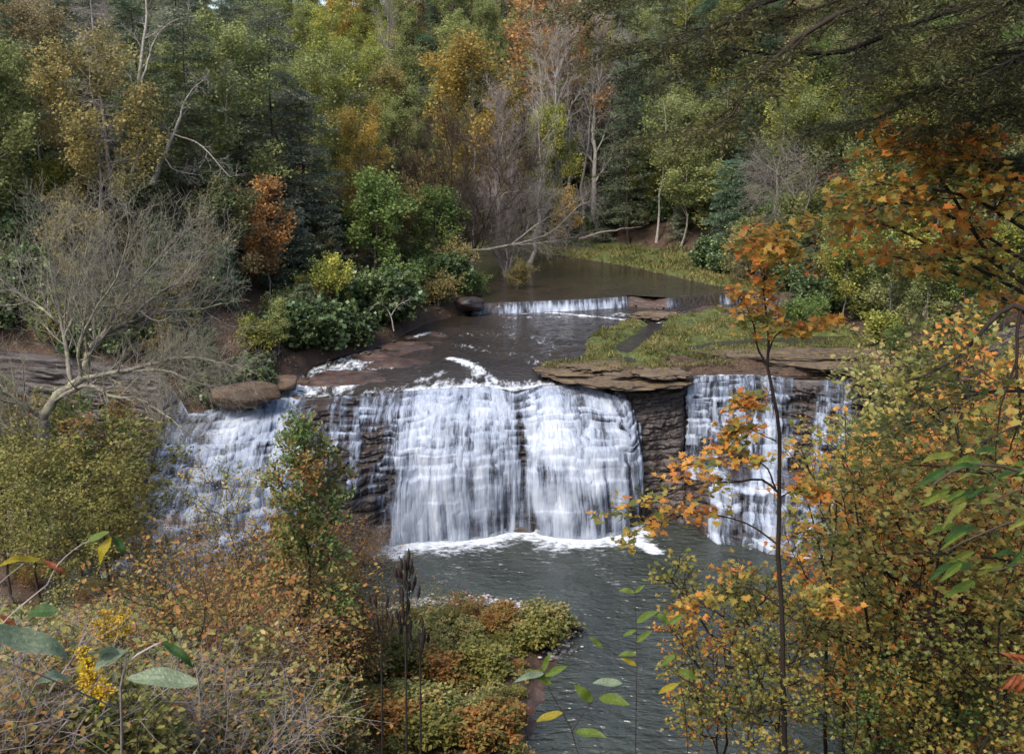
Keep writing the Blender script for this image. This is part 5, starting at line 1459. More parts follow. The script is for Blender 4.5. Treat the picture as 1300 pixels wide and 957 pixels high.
NS['s2'] = gen_shrub(204, H=5, Rc=2.2, stems=8, leaves=5, lsize=.11, kind='fold', subs=9, twigs=6, spread=.08)
NS['k1'] = gen_deciduous(205, H=9, Rc=1.7, t0=.12, nl=26, subs=7, twigs=7, leaves=9, lsize=.13, kind='fold', spread=.10, r0=.07)
NS['b1'] = gen_shrub(206, H=1.6, Rc=1.4, stems=11, leaves=7, lsize=.15, kind='fold', subs=8, twigs=5, spread=.08)
NS['b2'] = gen_shrub(207, H=2.2, Rc=1.6, stems=9, leaves=6, lsize=.15, kind='fold', subs=9, twigs=5, spread=.07)
NS['c1'] = gen_shrub(216, H=1.2, Rc=1.0, stems=8, leaves=5, lsize=.065, kind='fold', subs=9, twigs=6, spread=.06, r0=.014)
NS['c2'] = gen_shrub(217, H=1.6, Rc=1.1, stems=7, leaves=4, lsize=.07, kind='fold', subs=9, twigs=6, spread=.05, r0=.014)
NS['s3'] = gen_shrub(226, H=2.4, Rc=1.3, stems=6, leaves=5, lsize=.058, kind='fold', subs=9, twigs=6, spread=.05, r0=.02)
NS['bb'] = gen_shrub(208, H=2.2, Rc=1.8, stems=12, leaves=1, lsize=.07, kind='fold', subs=10, twigs=6, spread=.05, up=.05)
NS['l1'] = gen_deciduous(209, H=7, Rc=3.0, t0=.3, nl=13, subs=8, twigs=7, leaves=6, lsize=.13, kind='fold', spread=.09, r0=.07)
def near_left():
    rs = np.random.RandomState(42)
    a = [('l1', 'n_layer', 112, 512, 41, 'layered yellow-olive tree below the big leafless tree'), ('l1', 'n_layer', 20, 545, 39, 'yellow-olive tree at the left edge with pale stems'),
         ('t1', 'n_layer', 160, 585, 43, 'thin olive tree at the edge of the dark recess beside the slide'), ('l1', 'n_layer', 60, 600, 36, 'low yellow-green tree in front of the layered olive one'),
         ('t2', 'n_layer', -10, 500, 46, 'yellow-green tree at the far left edge behind the pale stems'),
         ('k1', 'n_oak', 376, 522, 38, 'dense upright green tree with orange tips in front of the sliding water')]
    for px, top, dep in [(20, 470, 56), (75, 485, 55), (130, 490, 56), (-20, 500, 54), (50, 530, 52), (110, 550, 53)]:
        near('t1' if px % 2 else 't2', ['n_green', 'n_russet', 'n_oak'][px % 3], px, top, dep, 'dim bushy sapling against the layered cliff behind the big leafless tree', rs, name='cliff_foot_sapling', cat='sapling', group='bushy saplings against the left cliff')
    for k, pal, px, top, dep, lab in a:
        near(k, pal, px, top, dep, lab, rs, name='upright_green_tree' if k == 'k1' else 'small_tree', sx=.9 if k == 'k1' else 1.1)
    russ = [(285, 578, 40, 's1', ''), (243, 645, 40, 's1', ''), (200, 655, 40, 's2', ''), (318, 662, 40, 's2', ''), (340, 655, 42, 's1', ''), (432, 640, 43, 's1', ''), (410, 660, 41, 's2', ''),
            (270, 690, 37, 's2', ''), (350, 695, 37, 's2', ''), (395, 715, 38, 's2', ''), (440, 700, 42, 's2', ''), (180, 690, 38, 's2', ''), (230, 735, 33, 's2', ''), (310, 750, 32, 's2', ''), (370, 770, 33, 's2', ''),
            (160, 672, 42, 's1', ''), (462, 740, 42, 's2', ''), (425, 765, 38, 's2', ''), (290, 662, 41, 's2', ''), (375, 655, 42, 's2', '')]
    row = ['overlapping the white slide', 'before the slide foot', 'on the near slope above the spit', 'low at the picture bottom']
    for px, top, dep, k, sp in russ:
        pal = 'n_russet' if rs.rand() < .75 else 'n_spit'
        w = row[0] if top < 650 else row[1] if top < 700 else row[2] if top < 750 else row[3]
        side = 'left of the upright green tree' if px < 376 else 'right of the upright green tree'
        near(k, pal, px, top, dep, f"{'russet' if pal == 'n_russet' else 'mixed green and orange'} sapling {w} {side}", rs, name='russet_sapling', bark='dark', sx=1.0,
             group=f"{'russet' if pal == 'n_russet' else 'mixed green and orange'} saplings {w} {side}")
    def low(kind, pal, px, base, h, label, name, cat='bush', bark='dark', group=None, sx=1.1):
        p = ground_hit(px, base); g = NS[kind]; s = h / g[2]
        return put(g, name, label, cat, (p[0], p[1], p[2] - 0.08), rs.uniform(0, 6.28), (s * sx, s * sx, s), LM[pal], BM_[bark], group, ('stem', 'foliage'))
    # bushes on the spit
    spit = np.array([(520, 775), (600, 772), (660, 778), (702, 795), (690, 840), (675, 880), (660, 960), (360, 960), (400, 800)], float)
    pts = []
    for q in range(4000):
        px, py = rs.uniform(380, 715), rs.uniform(772, 985)
        if poly_sd(np.array([px]), np.array([py]), spit)[0] > -4 or any(abs(px - a) / 33 + abs(py - b) / 22 < 1 for a, b in pts): continue
        pts.append((px, py))
    for i, (px, py) in enumerate(sorted(pts, key=lambda a: a[1])):
        front = 'near the waterline' if py < 815 else 'in the middle' if py < 870 else 'at the near side'
        low('b1' if i % 3 else 'b2', ['n_spit', 'n_spit', 'n_layer', 'n_russet'][rs.randint(4)], px, py, rs.choice([.5, .7, .9, 1.2, 1.8]), f"mixed green, yellow and rusty bush on the spit {front}", 'spit_bush', group=f'leafy bushes on the spit {front}', sx=1.25)
    low('b1', 'n_russet', 628, 800, 1.3, 'rusty orange bush among the green bushes of the spit', 'spit_bush')
    low('s2', 'n_spit', 560, 800, 3.0, 'slender yellow-green sapling rising over the spit bushes', 'small_sapling', 'sapling', sx=.7)
    # bare brambles and low growth on the near left slope
    pts = []
    for q in range(5000):
        px, py = rs.uniform(-40, 440), rs.uniform(715, 1000)
        if any(abs(px - a) / 34 + abs(py - b) / 20 < 1 for a, b in pts): continue
        pts.append((px, py))
    for i, (px, py) in enumerate(sorted(pts, key=lambda a: a[1])):
        if rs.rand() < (.34 if px < 260 else .15): continue
        front = 'upper' if py < 790 else 'middle' if py < 870 else 'lower'
        opts = [('bb', 'n_russet', 'twig', 'twiggy nearly bare bramble'), ('c1', 'n_layer', 'dark', 'yellow-olive low bush'), ('bb', 'n_layer', 'twig', 'twiggy nearly bare bramble'), ('c1', 'n_spit', 'dark', 'green and yellow low bush'), ('c2', 'n_russet', 'dark', 'rusty leafed low bush')]
        if px > 190: opts = [('c2', 'n_russet', 'dark', 'rusty leafed low bush'), ('c1', 'n_layer', 'dark', 'yellow-olive low bush'), ('c1', 'n_spit', 'dark', 'green and yellow low bush'), ('bb', 'n_russet', 'twig', 'twiggy nearly bare bramble'), ('s3', 'n_russet', 'dark', 'open rusty sapling')]
        k, pal, bk, w = opts[rs.randint(5)]
        low(k, pal, px, py, rs.uniform(1.8, 2.6) if k == 's3' else rs.uniform(.7, 1.5), f"{w} on the {front} part of the near left slope", 'bramble' if k == 'bb' else 'low_bush', bark=bk, group=f"{w.replace('bush', 'bushes').replace('bramble', 'brambles')} on the {front} part of the near left slope", sx=1.2)
    for px, py in [(452, 700), (470, 706), (438, 712), (480, 722), (425, 716)]:
        low('bb', 'n_russet', px, py, rs.uniform(2.0, 3.4), 'tall twiggy bare stems in front of the dark rock at the falls foot', 'bare_bush', bark='twig', group='bare stems at the falls foot')
near_left()

# ---- right side: maples on the near slope
NS['m1'] = gen_deciduous(301, H=7.0, Rc=2.0, t0=.35, nl=12, subs=6, twigs=6, leaves=6, lsize=.085, kind='maple', spread=.10, r0=.05)
NS['m2'] = gen_deciduous(302, H=8.0, Rc=2.4, t0=.3, nl=13, subs=6, twigs=6, leaves=5, lsize=.09, kind='maple', spread=.10, r0=.06)
NS['m3'] = gen_deciduous(303, H=6.0, Rc=1.5, t0=.5, nl=10, subs=6, twigs=5, leaves=5, lsize=.08, kind='maple', spread=.09, r0=.035)
def near_right():
    rs = np.random.RandomState(99)
    a = [('m2', 'n_orange', 1185, 520, 18, 'orange and yellow maple hiding the right foot of the side fall'),
         ('m1', 'n_orange', 1215, 470, 17, 'orange-tinted maple at the right end of the cliff'),
         ('m1', 'n_olive', 1270, 500, 15, 'olive maple with gold tips under the dark crooked branch'),
         ('m2', 'n_orange', 1290, 470, 14, 'orange-tinted maple filling the right edge'),
         ('m2', 'n_orange', 1250, 560, 13, 'orange and olive maple low at the right'),
         ('m3', 'n_orange', 1140, 590, 14, 'small orange maple just right of the slim dark sapling'),
         ('m1', 'n_olive', 1215, 625, 13, 'olive maple over the brown backwater'),
         ('m3', 'n_olive', 940, 690, 13, 'small yellow-olive maple left of the slim dark sapling'),
         ('m3', 'n_olive', 1010, 720, 12, 'small olive maple around the foot of the slim dark sapling'),
         ('m3', 'n_orange', 925, 770, 13, 'small orange-yellow maple at the water edge below the pool'),
         ('m3', 'n_olive', 960, 790, 11, 'low olive maple at the bottom below the pool'),
         ('m1', 'n_green', 1180, 790, 12, 'green leafy low tree under the grey shore slab'),
         ('m3', 'n_green', 1090, 815, 12, 'green low sapling at the bottom near the brown backwater'),
         ('m1', 'n_olive', 1280, 700, 11, 'olive maple at the lower right edge')]
    for k, pal, px, top, dep, lab in a:
        near(k, pal, px, top, dep, lab, rs, name='maple_tree', bark='black', sx=1.1, cat='maple')
    for i, (px, top, dep) in enumerate([(1170, 400, 48), (1220, 380, 44), (1280, 390, 38), (1180, 465, 44), (1200, 450, 40), (1260, 440, 34), (1170, 540, 40), (1180, 530, 34), (1250, 520, 30), (1160, 665, 34), (1200, 620, 30), (1290, 600, 26), (1230, 700, 30), (1290, 760, 24), (1220, 830, 24)]):
        pal = ['n_spit', 'n_layer', 'n_orange'][i % 3]
        w = 'upper part' if top < 460 else 'middle part' if top < 600 else 'lower part'
        near(['t1', 't2', 's1'][i % 3], pal, px, top, dep, f"{['mixed green and yellow', 'yellow-olive', 'orange-tinted'][i % 3]} tree on the steep right bank, {w}", rs, name='bank_tree', cat='tree',
             group=f"{['mixed green and yellow', 'yellow-olive', 'orange-tinted'][i % 3]} trees on the steep right bank, {w}")
near_right()
# slim dark sapling
d = 11.0
def gp(px, dep, py=1500):
    """row at which the ground is met under column px at this depth"""
    x = at_depth(px, 600, dep)[0]; z = G(x, dep)
    return to_px(x, dep, z - 0.1)[1]
custom('slim_sapling', 'slim dark maple sapling with sparse orange leaves standing in front of the side fall', 'sapling', [
    ([(996, gp(996, d), d), (996, 900, d), (993, 800, d), (986, 720, d), (990, 640, d), (990, 560, d), (985, 510, d), (974, 465, d)], 0.036, 0.018, 0.0),
    ([(974, 465, d), (976, 430, d), (972, 395, d), (970, 350, d), (966, 315, d)], 0.018, 0.005, .4),
    ([(976, 470, d), (962, 440, d), (953, 400, d), (940, 380, d)], 0.014, 0.004, .8),
    ([(975, 450, d), (985, 425, d), (1010, 418, d), (1055, 408, d)], 0.011, 0.003, .35),
    ([(988, 625, d), (965, 608, d), (930, 612, d), (880, 615, d), (820, 640, d), (775, 645, d)], 0.016, 0.004, 1.25),
    ([(985, 620, d), (970, 590, d), (930, 580, d - .3), (870, 590, d - .4)], 0.012, 0.003, .8),
    ([(986, 690, d), (950, 665, d), (900, 652, d), (840, 655, d + .3), (800, 680, d + .3)], 0.012, 0.003, .7),
    ([(985, 560, d), (950, 545, d), (925, 555, d)], 0.008, 0.003, .35),
    ([(988, 632, d), (1010, 622, d), (1040, 622, d)], 0.009, 0.003, .4),
    ([(980, 500, d), (968, 505, d), (945, 515, d)], 0.007, 0.003, .4),
    ([(990, 770, d), (950, 745, d), (905, 755, d), (870, 780, d)], 0.012, 0.003, .9),
    ([(990, 800, d), (1020, 770, d), (1060, 765, d)], 0.012, 0.003, .9),
], 'n_orange', 'black', n2=12, l2=0.45, n3=4, l3=0.20, leaves=4, lsize=.08, seed=12, spread=.03, tilt=.45, flat=True, t2=.3, rmin=.003)
for i, (px, lean, dep) in enumerate([(1050, -6, 14), (1102, 8, 13), (1182, -8, 12), (1172, 30, 14), (1066, 20, 16)]):
    w = ['between the slim sapling and the backwater', 'in front of the brown backwater', 'in front of the grey shore slab', 'leaning left of the grey shore slab', 'behind the leaves over the backwater'][i]
    custom('thin_sapling', f'thin dark upright stem {w}', 'sapling', [
        ([(px, gp(px, dep), dep), (px + lean * .3, 880, dep), (px, 800, dep), (px - lean, 720, dep), (px - lean * 2, 640, dep)], 0.035, 0.012, 1)],
        'n_olive', 'black', n2=7, l2=.9, n3=3, l3=.35, leaves=2, lsize=.085, seed=20 + i, flat=True, t2=.4)
# dark crooked branch and orange maple sprays, upper right
d = 10.5
rx = at_depth(1420, 500, d)[0]
custom('orange_maple', 'tall maple with bright orange sprays reaching in from the right above the slope', 'maple', [
    ([(1420, gp(1420, d), d), (1415, 700, d), (1400, 450, d), (1385, 250, d), (1380, 100, d)], 0.12, 0.06, 0),
    ([(1400, 420, d), (1290, 352, d), (1240, 300, d), (1185, 215, d), (1150, 195, d)], 0.035, 0.006, .9),
    ([(1395, 350, d), (1300, 290, d), (1230, 250, d - .5), (1160, 240, d - .5), (1110, 235, d - .5)], 0.03, 0.005, 1.0),
    ([(1400, 430, d), (1300, 370, d + .5), (1200, 320, d + .5), (1120, 285, d + .5), (1050, 280, d + .5)], 0.03, 0.005, 1.0),
    ([(1398, 380, d), (1300, 330, d + 1), (1200, 270, d + 1), (1120, 260, d + 1), (1070, 300, d + 1)], 0.03, 0.005, 1.0),
    ([(1390, 260, d), (1300, 230, d - .5), (1240, 200, d - .5), (1180, 190, d - .5)], 0.025, 0.005, .9),
    ([(1400, 470, d), (1330, 420, d + .5), (1260, 370, d + .5), (1200, 345, d + .5), (1130, 325, d + .5)], 0.025, 0.005, .8),
    ([(1050, 285, d + .5), (1010, 300, d + .5), (985, 310, d + .5)], 0.008, 0.003, .6),
], 'n_orange', 'black', n2=13, l2=.95, n3=5, l3=.38, leaves=7, lsize=.085, seed=31, spread=.05, tilt=.5, flat=True, t2=.25)
d = 9
custom('crooked_branch_tree', 'small tree with a dark crooked nearly bare branch pointing left at the right edge', 'tree', [
    ([(1400, gp(1400, d), d), (1390, 700, d), (1370, 560, d), (1350, 450, d), (1345, 380, d)], 0.09, 0.05, 0),
    ([(1350, 420, d), (1300, 390, d), (1265, 400, d), (1235, 435, d), (1195, 468, d), (1148, 484, d)], 0.035, 0.007, .3),
    ([(1296, 392, d), (1290, 450, d), (1294, 520, d), (1280, 580, d)], 0.018, 0.006, .5),
    ([(1290, 460, d), (1270, 520, d), (1262, 600, d)], 0.013, 0.004, .5),
    ([(1370, 560, d), (1330, 530, d), (1280, 545, d - .5), (1230, 570, d - .5)], 0.018, 0.004, .8),
], 'n_olive', 'black', n2=6, l2=.6, n3=4, l3=.25, leaves=3, lsize=.08, seed=32, flat=True, t2=.3)
custom('leafy_limb_tree', 'green and olive maple limb reaching across the right side at mid height', 'maple', [
    ([(1450, gp(1400, 12), 12), (1440, 800, 12), (1420, 600, 12), (1400, 450, 12)], 0.10, 0.05, 0),
    ([(1430, 720, 12), (1320, 715, 12), (1200, 702, 12), (1120, 703, 12), (1060, 700, 12)], 0.028, 0.005, .6),
    ([(1425, 640, 12), (1330, 600, 12), (1230, 600, 12), (1170, 590, 12), (1110, 600, 12.5)], 0.028, 0.005, .7),
    ([(1422, 620, 12), (1330, 640, 11), (1240, 640, 11), (1150, 650, 11)], 0.028, 0.005, 1.0),
    ([(1410, 540, 12), (1330, 500, 12), (1240, 500, 12), (1180, 530, 12.5), (1130, 545, 13)], 0.028, 0.005, 1.0),
    ([(1430, 760, 12), (1330, 780, 11), (1250, 760, 11)], 0.028, 0.005, 1.0),
], 'n_olive', 'black', n2=12, l2=1.0, n3=5, l3=.4, leaves=6, lsize=.085, seed=33, spread=.06, tilt=.5, flat=True, t2=.3)

# ---- hemlock boughs hanging in from the top right
d = 10
custom('hemlock_tree', 'dark near hemlock whose drooping boughs hang across the top right corner', 'conifer', [
    ([(1700, gp(1500, d) + 100, d), (1690, 600, d), (1680, 200, d), (1670, -300, d), (1660, -600, d)], 0.22, 0.12, 0),
    ([(1680, -120, d), (1400, -80, d), (1150, -35, d), (980, 0, d), (920, 32, d), (850, 58, d), (790, 70, d)], 0.05, 0.006, 1.0),
    ([(1680, -60, d), (1400, -20, d + 1), (1220, 10, d + 1), (1100, 55, d + 1), (1000, 72, d + 1), (920, 60, d + 1), (860, 90, d + 1)], 0.05, 0.006, 1.0),
    ([(1675, 0, d), (1400, 20, d - 1), (1200, -20, d - 1), (1080, 10, d - 1), (1000, 60, d - 1), (950, 110, d - 1), (920, 155, d - 1), (850, 168, d - 1)], 0.04, 0.004, .65),
    ([(1680, -180, d), (1400, -120, d), (1100, -90, d), (950, -60, d), (830, -20, d), (760, 0, d)], 0.05, 0.006, 1.0),
    ([(1680, 60, d), (1450, 60, d + 1), (1300, 70, d + 1), (1200, 110, d + 1), (1120, 150, d + 1), (1060, 170, d + 1)], 0.045, 0.006, 1.0),
    ([(1680, 100, d), (1450, 110, d), (1330, 120, d), (1250, 150, d), (1180, 165, d)], 0.045, 0.006, 1.0),
    ([(1680, -100, d), (1450, -60, d - 1), (1330, -20, d - 1), (1230, 30, d - 1), (1150, 80, d - 1)], 0.045, 0.006, 1.1),
    ([(1680, 20, d), (1450, 30, d - .5), (1340, 50, d - .5), (1260, 90, d - .5), (1200, 110, d - .5)], 0.045, 0.006, 1.1),
    ([(1680, -220, d), (1450, -160, d + .5), (1250, -60, d + .5), (1120, -20, d + .5), (1010, 20, d + .5), (950, 30, d + .5)], 0.045, 0.006, 1.0),
    ([(1680, -260, d), (1450, -240, d + 2), (1300, -160, d + 2), (1200, -60, d + 2), (1130, 20, d + 2), (1090, 90, d + 2)], 0.045, 0.006, 1.2),
    ([(1680, -160, d), (1450, -200, d + 1), (1380, -120, d + 1), (1300, -20, d + 1), (1240, 60, d + 1), (1215, 140, d + 1)], 0.045, 0.006, 1.2),
    ([(1680, -160, d), (1500, -100, d + 2), (1400, -30, d + 2), (1330, 50, d + 2), (1280, 130, d + 2), (1260, 190, d + 2)], 0.045, 0.006, 1.2),
    ([(1680, 160, d), (1500, 170, d + .5), (1380, 180, d + .5), (1300, 200, d + .5), (1230, 210, d + .5)], 0.04, 0.006, .8),
], 'n_hem', 'black', n2=22, l2=1.15, n3=11, l3=.36, n4=0, leaves=26, lsize=.055, kind='needle', seed=41, spread=.022, tilt=.4, flat=True, t2=.25, ang2=(35, 75), up2=-.06, up3=-.08, droop=.5, rmin=.003)
# ================================================================== plants right in front of the camera
def blade_mesh(name, L, W, seed, curl=0.25, serr=26, notch=0.05, arch=0.2):
    """one broad toothed leaf: midrib along +Y, blade folded a little, side veins raised"""
    rs = np.random.RandomState(seed)
    n = serr * 2 + 1; m = 9
    t = np.linspace(0, 1, n); s = np.linspace(-1, 1, m)
    w = W * np.sin(np.pi * np.clip(t, 0, 1) ** 0.85) ** 0.8
    tooth = 1 - notch * (np.arange(n) % 2)
    T, S = np.meshgrid(t, s, indexing='ij')
    wd = (w * tooth)[:, None]
    X = S * wd; Y = T * L - np.abs(S) * wd * 0.25 * 0
    ribs = np.abs(((T * serr * 0.55 - np.abs(S) * 1.6) % 1.0) - 0.5)
    Zc = np.abs(S) * wd * 0.35 + 0.022 * L * ribs * (np.abs(S) > 0.05) - curl * L * (T ** 2) + arch * L * T + 0.03 * L * np.sin(T * 9 + seed)
    return grid_mesh(name, X, Y, Zc, {'rnd': ribs * 1.6})
def big_leaf_mat(name, c1, c2, vein):
    t = NT(name)
    f = t.attr('rnd')
    g = t.n('TexCoord').outputs['Object']
    nz = t.noise(18.0, g, 4, 0.6)
    col = t.mix(t.rng(f, 0.0, 0.25), vein, t.ramp(nz, [(0.35, c1), (0.65, c2)]))
    p = t.pbr(col, 0.55, 0.22)
    tr = t.n('BsdfTranslucent'); t.l(col, tr.inputs[0])
    m = t.n('MixShader'); m.inputs[0].default_value = 0.3
    t.l(p, m.inputs[1]); t.l(tr.outputs[0], m.inputs[2])
    return t.done(m.outputs[0])
BL = {'pale': big_leaf_mat('pale_green_broad_leaf', (0.10, 0.14, 0.08), (0.20, 0.24, 0.15), (0.42, 0.44, 0.33)),
      'dark': big_leaf_mat('dark_green_broad_leaf', (0.02, 0.05, 0.012), (0.045, 0.09, 0.02), (0.10, 0.15, 0.05)),
      'yellow': big_leaf_mat('yellowing_broad_leaf', (0.14, 0.13, 0.01), (0.30, 0.22, 0.015), (0.35, 0.28, 0.05)),
      'green': big_leaf_mat('fresh_green_broad_leaf', (0.05, 0.085, 0.014), (0.11, 0.15, 0.022), (0.20, 0.24, 0.06)),
      'olive': big_leaf_mat('olive_broad_leaf', (0.08, 0.10, 0.015), (0.16, 0.17, 0.03), (0.24, 0.24, 0.07)),
      'red': big_leaf_mat('red_brown_broad_leaf', (0.10, 0.025, 0.012), (0.25, 0.07, 0.02), (0.3, 0.12, 0.05))}
LEAFM = [blade_mesh('broad_leaf', 1.0, 0.21, 1), blade_mesh('broad_leaf', 1.0, 0.17, 2, 0.35), blade_mesh('broad_leaf', 1.0, 0.24, 3, 0.15)]
def basis_toward(a, b, face):
    """matrix with Y from a to b and Z close to 'face'"""
    y = norm(b - a); z = norm(face - (face @ y) * y); x = np.cross(y, z)
    return Matrix(((x[0], y[0], z[0]), (x[1], y[1], z[1]), (x[2], y[2], z[2])))
def sprig(name, label, cat, stems, leaves, bark='twig', r=0.004, flowers=None, cam_up=(0, -0.55, 0.8)):
    """stems: lists of (px,py,depth); leaves: (px0,py0,px1,py1,depth0,depth1,material,shape,width)"""
    root = px_line(stems[0])[0]
    th = thing(name, label, cat, tuple(root))
    wd = Acc()
    for i, s in enumerate(stems):
        P = spline(px_line(s), 10)[None] - root
        rr = r * (1.0 if i == 0 else 0.6)
        tubes(wd, P, np.linspace(rr, rr * 0.5, 10)[None], 6)
    link('stem', wd.mesh('stem', True), BM_[bark], th)
    for j, (x0, y0, x1, y1, d0, d1, mt, sh, wdt) in enumerate(leaves):
        a = at_depth(x0, y0, d0); b = at_depth(x1, y1, d1)
        L = np.linalg.norm(b - a)
        nv = np.array(cam_up) + np.array([math.sin(j * 2.1) * .35, 0, math.cos(j * 1.7) * .15])
        Mx = basis_toward(a, b, nv).to_4x4()
        Mx.translation = Vector(a - root)
        Mx = Mx @ Matrix.Diagonal((L * wdt * 0.72, L, L, 1))
        o = bpy.data.objects.new('leaf', LEAFM[sh]); C.objects.link(o); o.parent = th
        if not LEAFM[sh].materials: LEAFM[sh].materials.append(BL[mt])
        relink_mat(o, BL[mt]); o.matrix_local = Mx
    return th
sprig('broad_leaved_branch', 'blurred low branch with pale toothed leaves in the bottom left corner', 'branch', [
    [(150, 1150, 2.6), (155, 960, 2.4), (155, 855, 2.3), (185, 825, 2.3), (205, 815, 2.3)],
    [(155, 860, 2.3), (160, 830, 2.3), (145, 822, 2.3), (150, 805, 2.3)],
    [(150, 900, 2.3), (60, 860, 2.0), (-20, 830, 1.9)]],
    [(-30, 803, 92, 834, 1.8, 1.9, 'pale', 0, .9), (252, 868, 160, 862, 2.2, 2.2, 'pale', 2, .8), (152, 838, 108, 832, 2.3, 2.2, 'pale', 2, 1.3), (158, 826, 120, 850, 2.3, 2.2, 'pale', 0, 1.2),
     (205, 815, 248, 845, 2.3, 2.3, 'dark', 1, 1.0), (110, 835, 95, 862, 2.2, 2.2, 'yellow', 1, 1.0), (90, 862, 45, 868, 2.2, 2.1, 'pale', 2, 1.0)])
sprig('broad_leaved_branch', 'dark stem with hanging yellow and dark green leaves above the goldenrod at lower left', 'branch', [
    [(-20, 1100, 3.2), (-10, 860, 3.0), (0, 800, 2.8), (20, 775, 2.8), (60, 742, 2.8)],
    [(-10, 760, 2.8), (0, 740, 2.8), (30, 715, 2.8)], [(60, 742, 2.8), (75, 715, 2.8), (105, 690, 2.8), (140, 678, 2.8)]],
    [(142, 682, 128, 715, 2.8, 2.8, 'yellow', 2, 1.2), (145, 680, 158, 705, 2.8, 2.8, 'dark', 0, 1.2), (140, 676, 108, 690, 2.8, 2.8, 'green', 0, 1.0), (50, 712, 0, 712, 2.8, 2.7, 'yellow', 1, 1.0),
     (55, 712, 85, 728, 2.8, 2.8, 'red', 1, 1.0), (75, 775, 35, 780, 2.8, 2.8, 'dark', 2, 1.3), (0, 780, 25, 800, 2.8, 2.8, 'red', 1, 1.0)])
sprig('green_sprig', 'upright sprig with fresh green leaves in front of the lower pool', 'sprig', [
    [(808, 1150, 5.5), (807, 960, 5.3), (808, 870, 5.2), (808, 810, 5.2), (806, 750, 5.2)], [(808, 855, 5.2), (785, 840, 5.2), (765, 822, 5.2)]],
    [(806, 752, 785, 750, 5.2, 5.2, 'green', 2, 1.1), (806, 752, 818, 742, 5.2, 5.2, 'green', 1, 1.3), (808, 790, 836, 776, 5.2, 5.2, 'green', 2, .9), (808, 800, 790, 808, 5.2, 5.2, 'green', 0, 1.0),
     (808, 815, 828, 800, 5.2, 5.2, 'green', 0, 1.0), (765, 822, 748, 808, 5.2, 5.2, 'green', 0, 1), (808, 845, 788, 835, 5.2, 5.2, 'yellow', 0, 1.0), (808, 830, 785, 832, 5.2, 5.2, 'green', 2, 1.0)], 'dark')
sprig('green_sprig', 'spreading sprig of broad green leaves at the bottom beside the spit tip', 'sprig', [
    [(745, 1150, 5), (735, 960, 4.9), (700, 880, 4.8), (690, 855, 4.8)], [(725, 930, 4.9), (752, 890, 4.8), (790, 868, 4.8)]],
    [(700, 868, 668, 852, 4.8, 4.8, 'green', 2, 1.2), (692, 858, 720, 845, 4.8, 4.8, 'green', 0, 1.1), (752, 890, 728, 868, 4.8, 4.8, 'green', 2, 1.2), (790, 868, 752, 866, 4.8, 4.8, 'pale', 0, 1.0), (690, 855, 655, 862, 4.8, 4.7, 'pale', 1, .9),
     (690, 852, 700, 828, 4.8, 4.8, 'green', 0, 1), (760, 885, 800, 895, 4.8, 4.7, 'green', 2, 1), (730, 930, 770, 935, 4.9, 4.8, 'green', 0, 1), (715, 905, 680, 915, 4.8, 4.8, 'yellow', 0, 1)], 'dark')
sprig('green_sprig', 'small sprig with two green leaves at the right edge of the open pool', 'sprig', [
    [(880, 1150, 5.5), (872, 930, 5.3), (862, 860, 5.2), (850, 790, 5.2)]],
    [(850, 792, 828, 778, 5.2, 5.2, 'green', 2, 1.1), (850, 792, 868, 780, 5.2, 5.2, 'green', 0, 1.2), (860, 850, 885, 862, 5.2, 5.2, 'green', 2, 1.0), (858, 830, 840, 845, 5.2, 5.2, 'green', 2, 1.0), (862, 868, 835, 880, 5.2, 5.2, 'yellow', 0, 1)], 'dark')
# hickory-like green leaves at the right edge
rg = np.random.RandomState(5)
lv = []
for i in range(42):
    x0 = rg.uniform(1195, 1360); y0 = rg.uniform(560, 745); a = rg.uniform(150, 230) * math.pi / 180; l = rg.uniform(24, 44); dd = rg.uniform(4.2, 5.2)
    lv.append((x0, y0, x0 + math.cos(a) * l, y0 - math.sin(a) * l * 0.75 + 8, dd, dd - .1, rg.choice(['green', 'olive', 'dark', 'dark', 'olive']), int(rg.randint(3)), rg.uniform(.45, .75)))
sprig('green_leaved_branch', 'blurred bough of long green leaves entering at the right edge below the crooked branch', 'branch', [
    [(1560, 1100, 5.5), (1480, 820, 5.2), (1400, 660, 4.9), (1300, 600, 4.8), (1230, 590, 4.7), (1185, 615, 4.7)], [(1400, 660, 4.9), (1300, 660, 4.8), (1240, 680, 4.7), (1200, 700, 4.7)], [(1440, 740, 5.0), (1340, 710, 4.8), (1260, 725, 4.7)],
    [(1400, 660, 4.9), (1320, 620, 4.6), (1260, 635, 4.5)]], lv, 'dark', 0.012)
lv = []
for i in range(14):
    t = i / 13.; x0 = 1350 - 60 * t; y0 = 852 - 8 * t + (10 if i % 2 else -2); lv.append((x0, y0, x0 - 22, y0 + (24 if i % 2 else -16), 3.6, 3.6, 'red', 1, .9))
sprig('red_sumac_frond', 'red sumac frond in the bottom right corner', 'frond', [[(1420, 1100, 4), (1400, 900, 3.8), (1340, 850, 3.6), (1265, 842, 3.6)]], lv, 'dark')

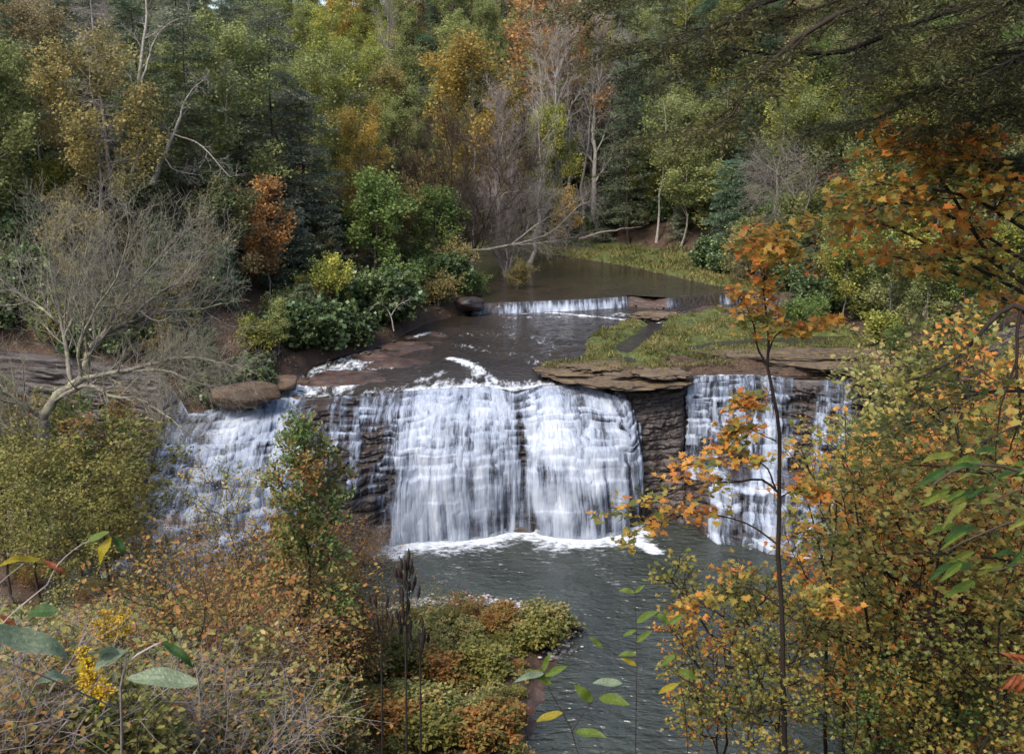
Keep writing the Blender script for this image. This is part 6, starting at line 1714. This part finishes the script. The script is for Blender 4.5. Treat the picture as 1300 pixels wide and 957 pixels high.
def seed_stalk(name, label, px, top, dep, n, seed, bot=1100):
    rs = np.random.RandomState(seed)
    P = spline(px_line([(px + 2, bot, dep), (px + 1, 900, dep), (px, 820, dep), (px + 2, top + 30, dep), (px + 1, top, dep)]), 24)
    base = P[0].copy(); P = P - base
    th = thing(name, label, 'dried plant', tuple(base))
    wd = Acc(); tubes(wd, P[None], np.linspace(0.0065, 0.0025, 24)[None], 6)
    pods = Acc()
    for i in range(n):
        t = rs.uniform(0.52, 1.0); k = min(int(t * 23), 22); p = P[k]
        a = rs.uniform(0, 6.28); out = np.array([math.cos(a), math.sin(a), 0]) * rs.uniform(0.03, 0.10)
        q = p + out * .6 + UPV * 0.03; e = q + UPV * rs.uniform(.04, .08) + out * .1
        tubes(wd, np.stack([p, p + out * .5, q])[None], np.array([[.003, .002, .002]]), 4)
        tubes(pods, np.stack([q, q * .7 + e * .3, q * .3 + e * .7, e])[None], np.array([[.003, .009, .008, .002]]), 6)
    link('stem', wd.mesh('stem', True), BM_['black'], th)
    link('seed_pods', pods.mesh('seed_pods', True), BM_['black'], th)
seed_stalk('seed_stalk', 'dark dried seed stalk standing against the spit at bottom centre', 515, 722, 4.2, 34, 3)
seed_stalk('seed_stalk', 'shorter dark dried seed stalk left of the tall one at bottom centre', 484, 765, 4.6, 12, 4)
seed_stalk('seed_stalk', 'thin dried stalk right of the tall seed stalk', 533, 800, 4.4, 14, 5)

def goldenrod(px, py, dep, label, seed, sz=0.14):
    rs = np.random.RandomState(seed)
    top = at_depth(px, py, dep); g = G(top[0], dep)
    base = np.array([top[0] + .05, dep, g]); th = thing('goldenrod_plant', label, 'flowering plant', tuple(base))
    H = top - base
    wd, lf, fl = Acc(), Acc(), Acc()
    ns = 9
    P = np.zeros((ns, 8, 3)); sp = rs.normal(0, sz * 1.3, (ns, 3)); sp[:, 2] *= .7
    tt = np.linspace(0, 1, 8)
    for i in range(ns):
        P[i] = np.outer(tt, H) + np.outer(tt ** 2, sp[i])
    Rr = np.tile(np.linspace(.006, .003, 8), (ns, 1)); tubes(wd, P, Rr, 5)
    leaves_on(lf, P, Rr, 26, .07, rs, 'long', .02, .6, t0=.3)
    P2, R2, _ = branch(P, Rr, 9, .86, 1.0, lambda t, i, rs: sz * np.ones(len(t)), (40, 80), .05, .1, 4, rs, rmin=.002)
    tubes(wd, P2, R2, 3)
    leaves_on(fl, P2, R2, 34, .017, rs, 'quad', .012, 1.0, t0=.2)
    link('stem', wd.mesh('stem'), BM_['dark'], th); link('foliage', lf.mesh('foliage'), LM['n_green'], th); link('flower_head', fl.mesh('flower_head'), LM['n_gold'], th)
goldenrod(138, 782, 9, 'yellow goldenrod clump blooming above the pale blurred leaves', 1, .08)
goldenrod(120, 850, 7, 'lower yellow goldenrod clump at the bottom left edge of the photo', 2, .07)
custom('dead_leaf_sprig', 'bush of drooping dead brown leaves in front of the grey shore slab', 'bush', [
    ([(1215, gp(1215, 12), 12), (1215, 860, 12), (1210, 800, 12), (1205, 755, 12)], 0.02, 0.006, 1), ([(1215, 850, 12), (1225, 800, 12), (1240, 770, 12)], 0.012, 0.005, 1), ([(1215, 860, 12), (1190, 820, 12), (1180, 790, 12)], 0.012, 0.005, 1)],
    'n_dead', 'black', n2=9, l2=.35, n3=4, l3=.18, leaves=3, lsize=.10, kind='fold', seed=51, droop=1.5)
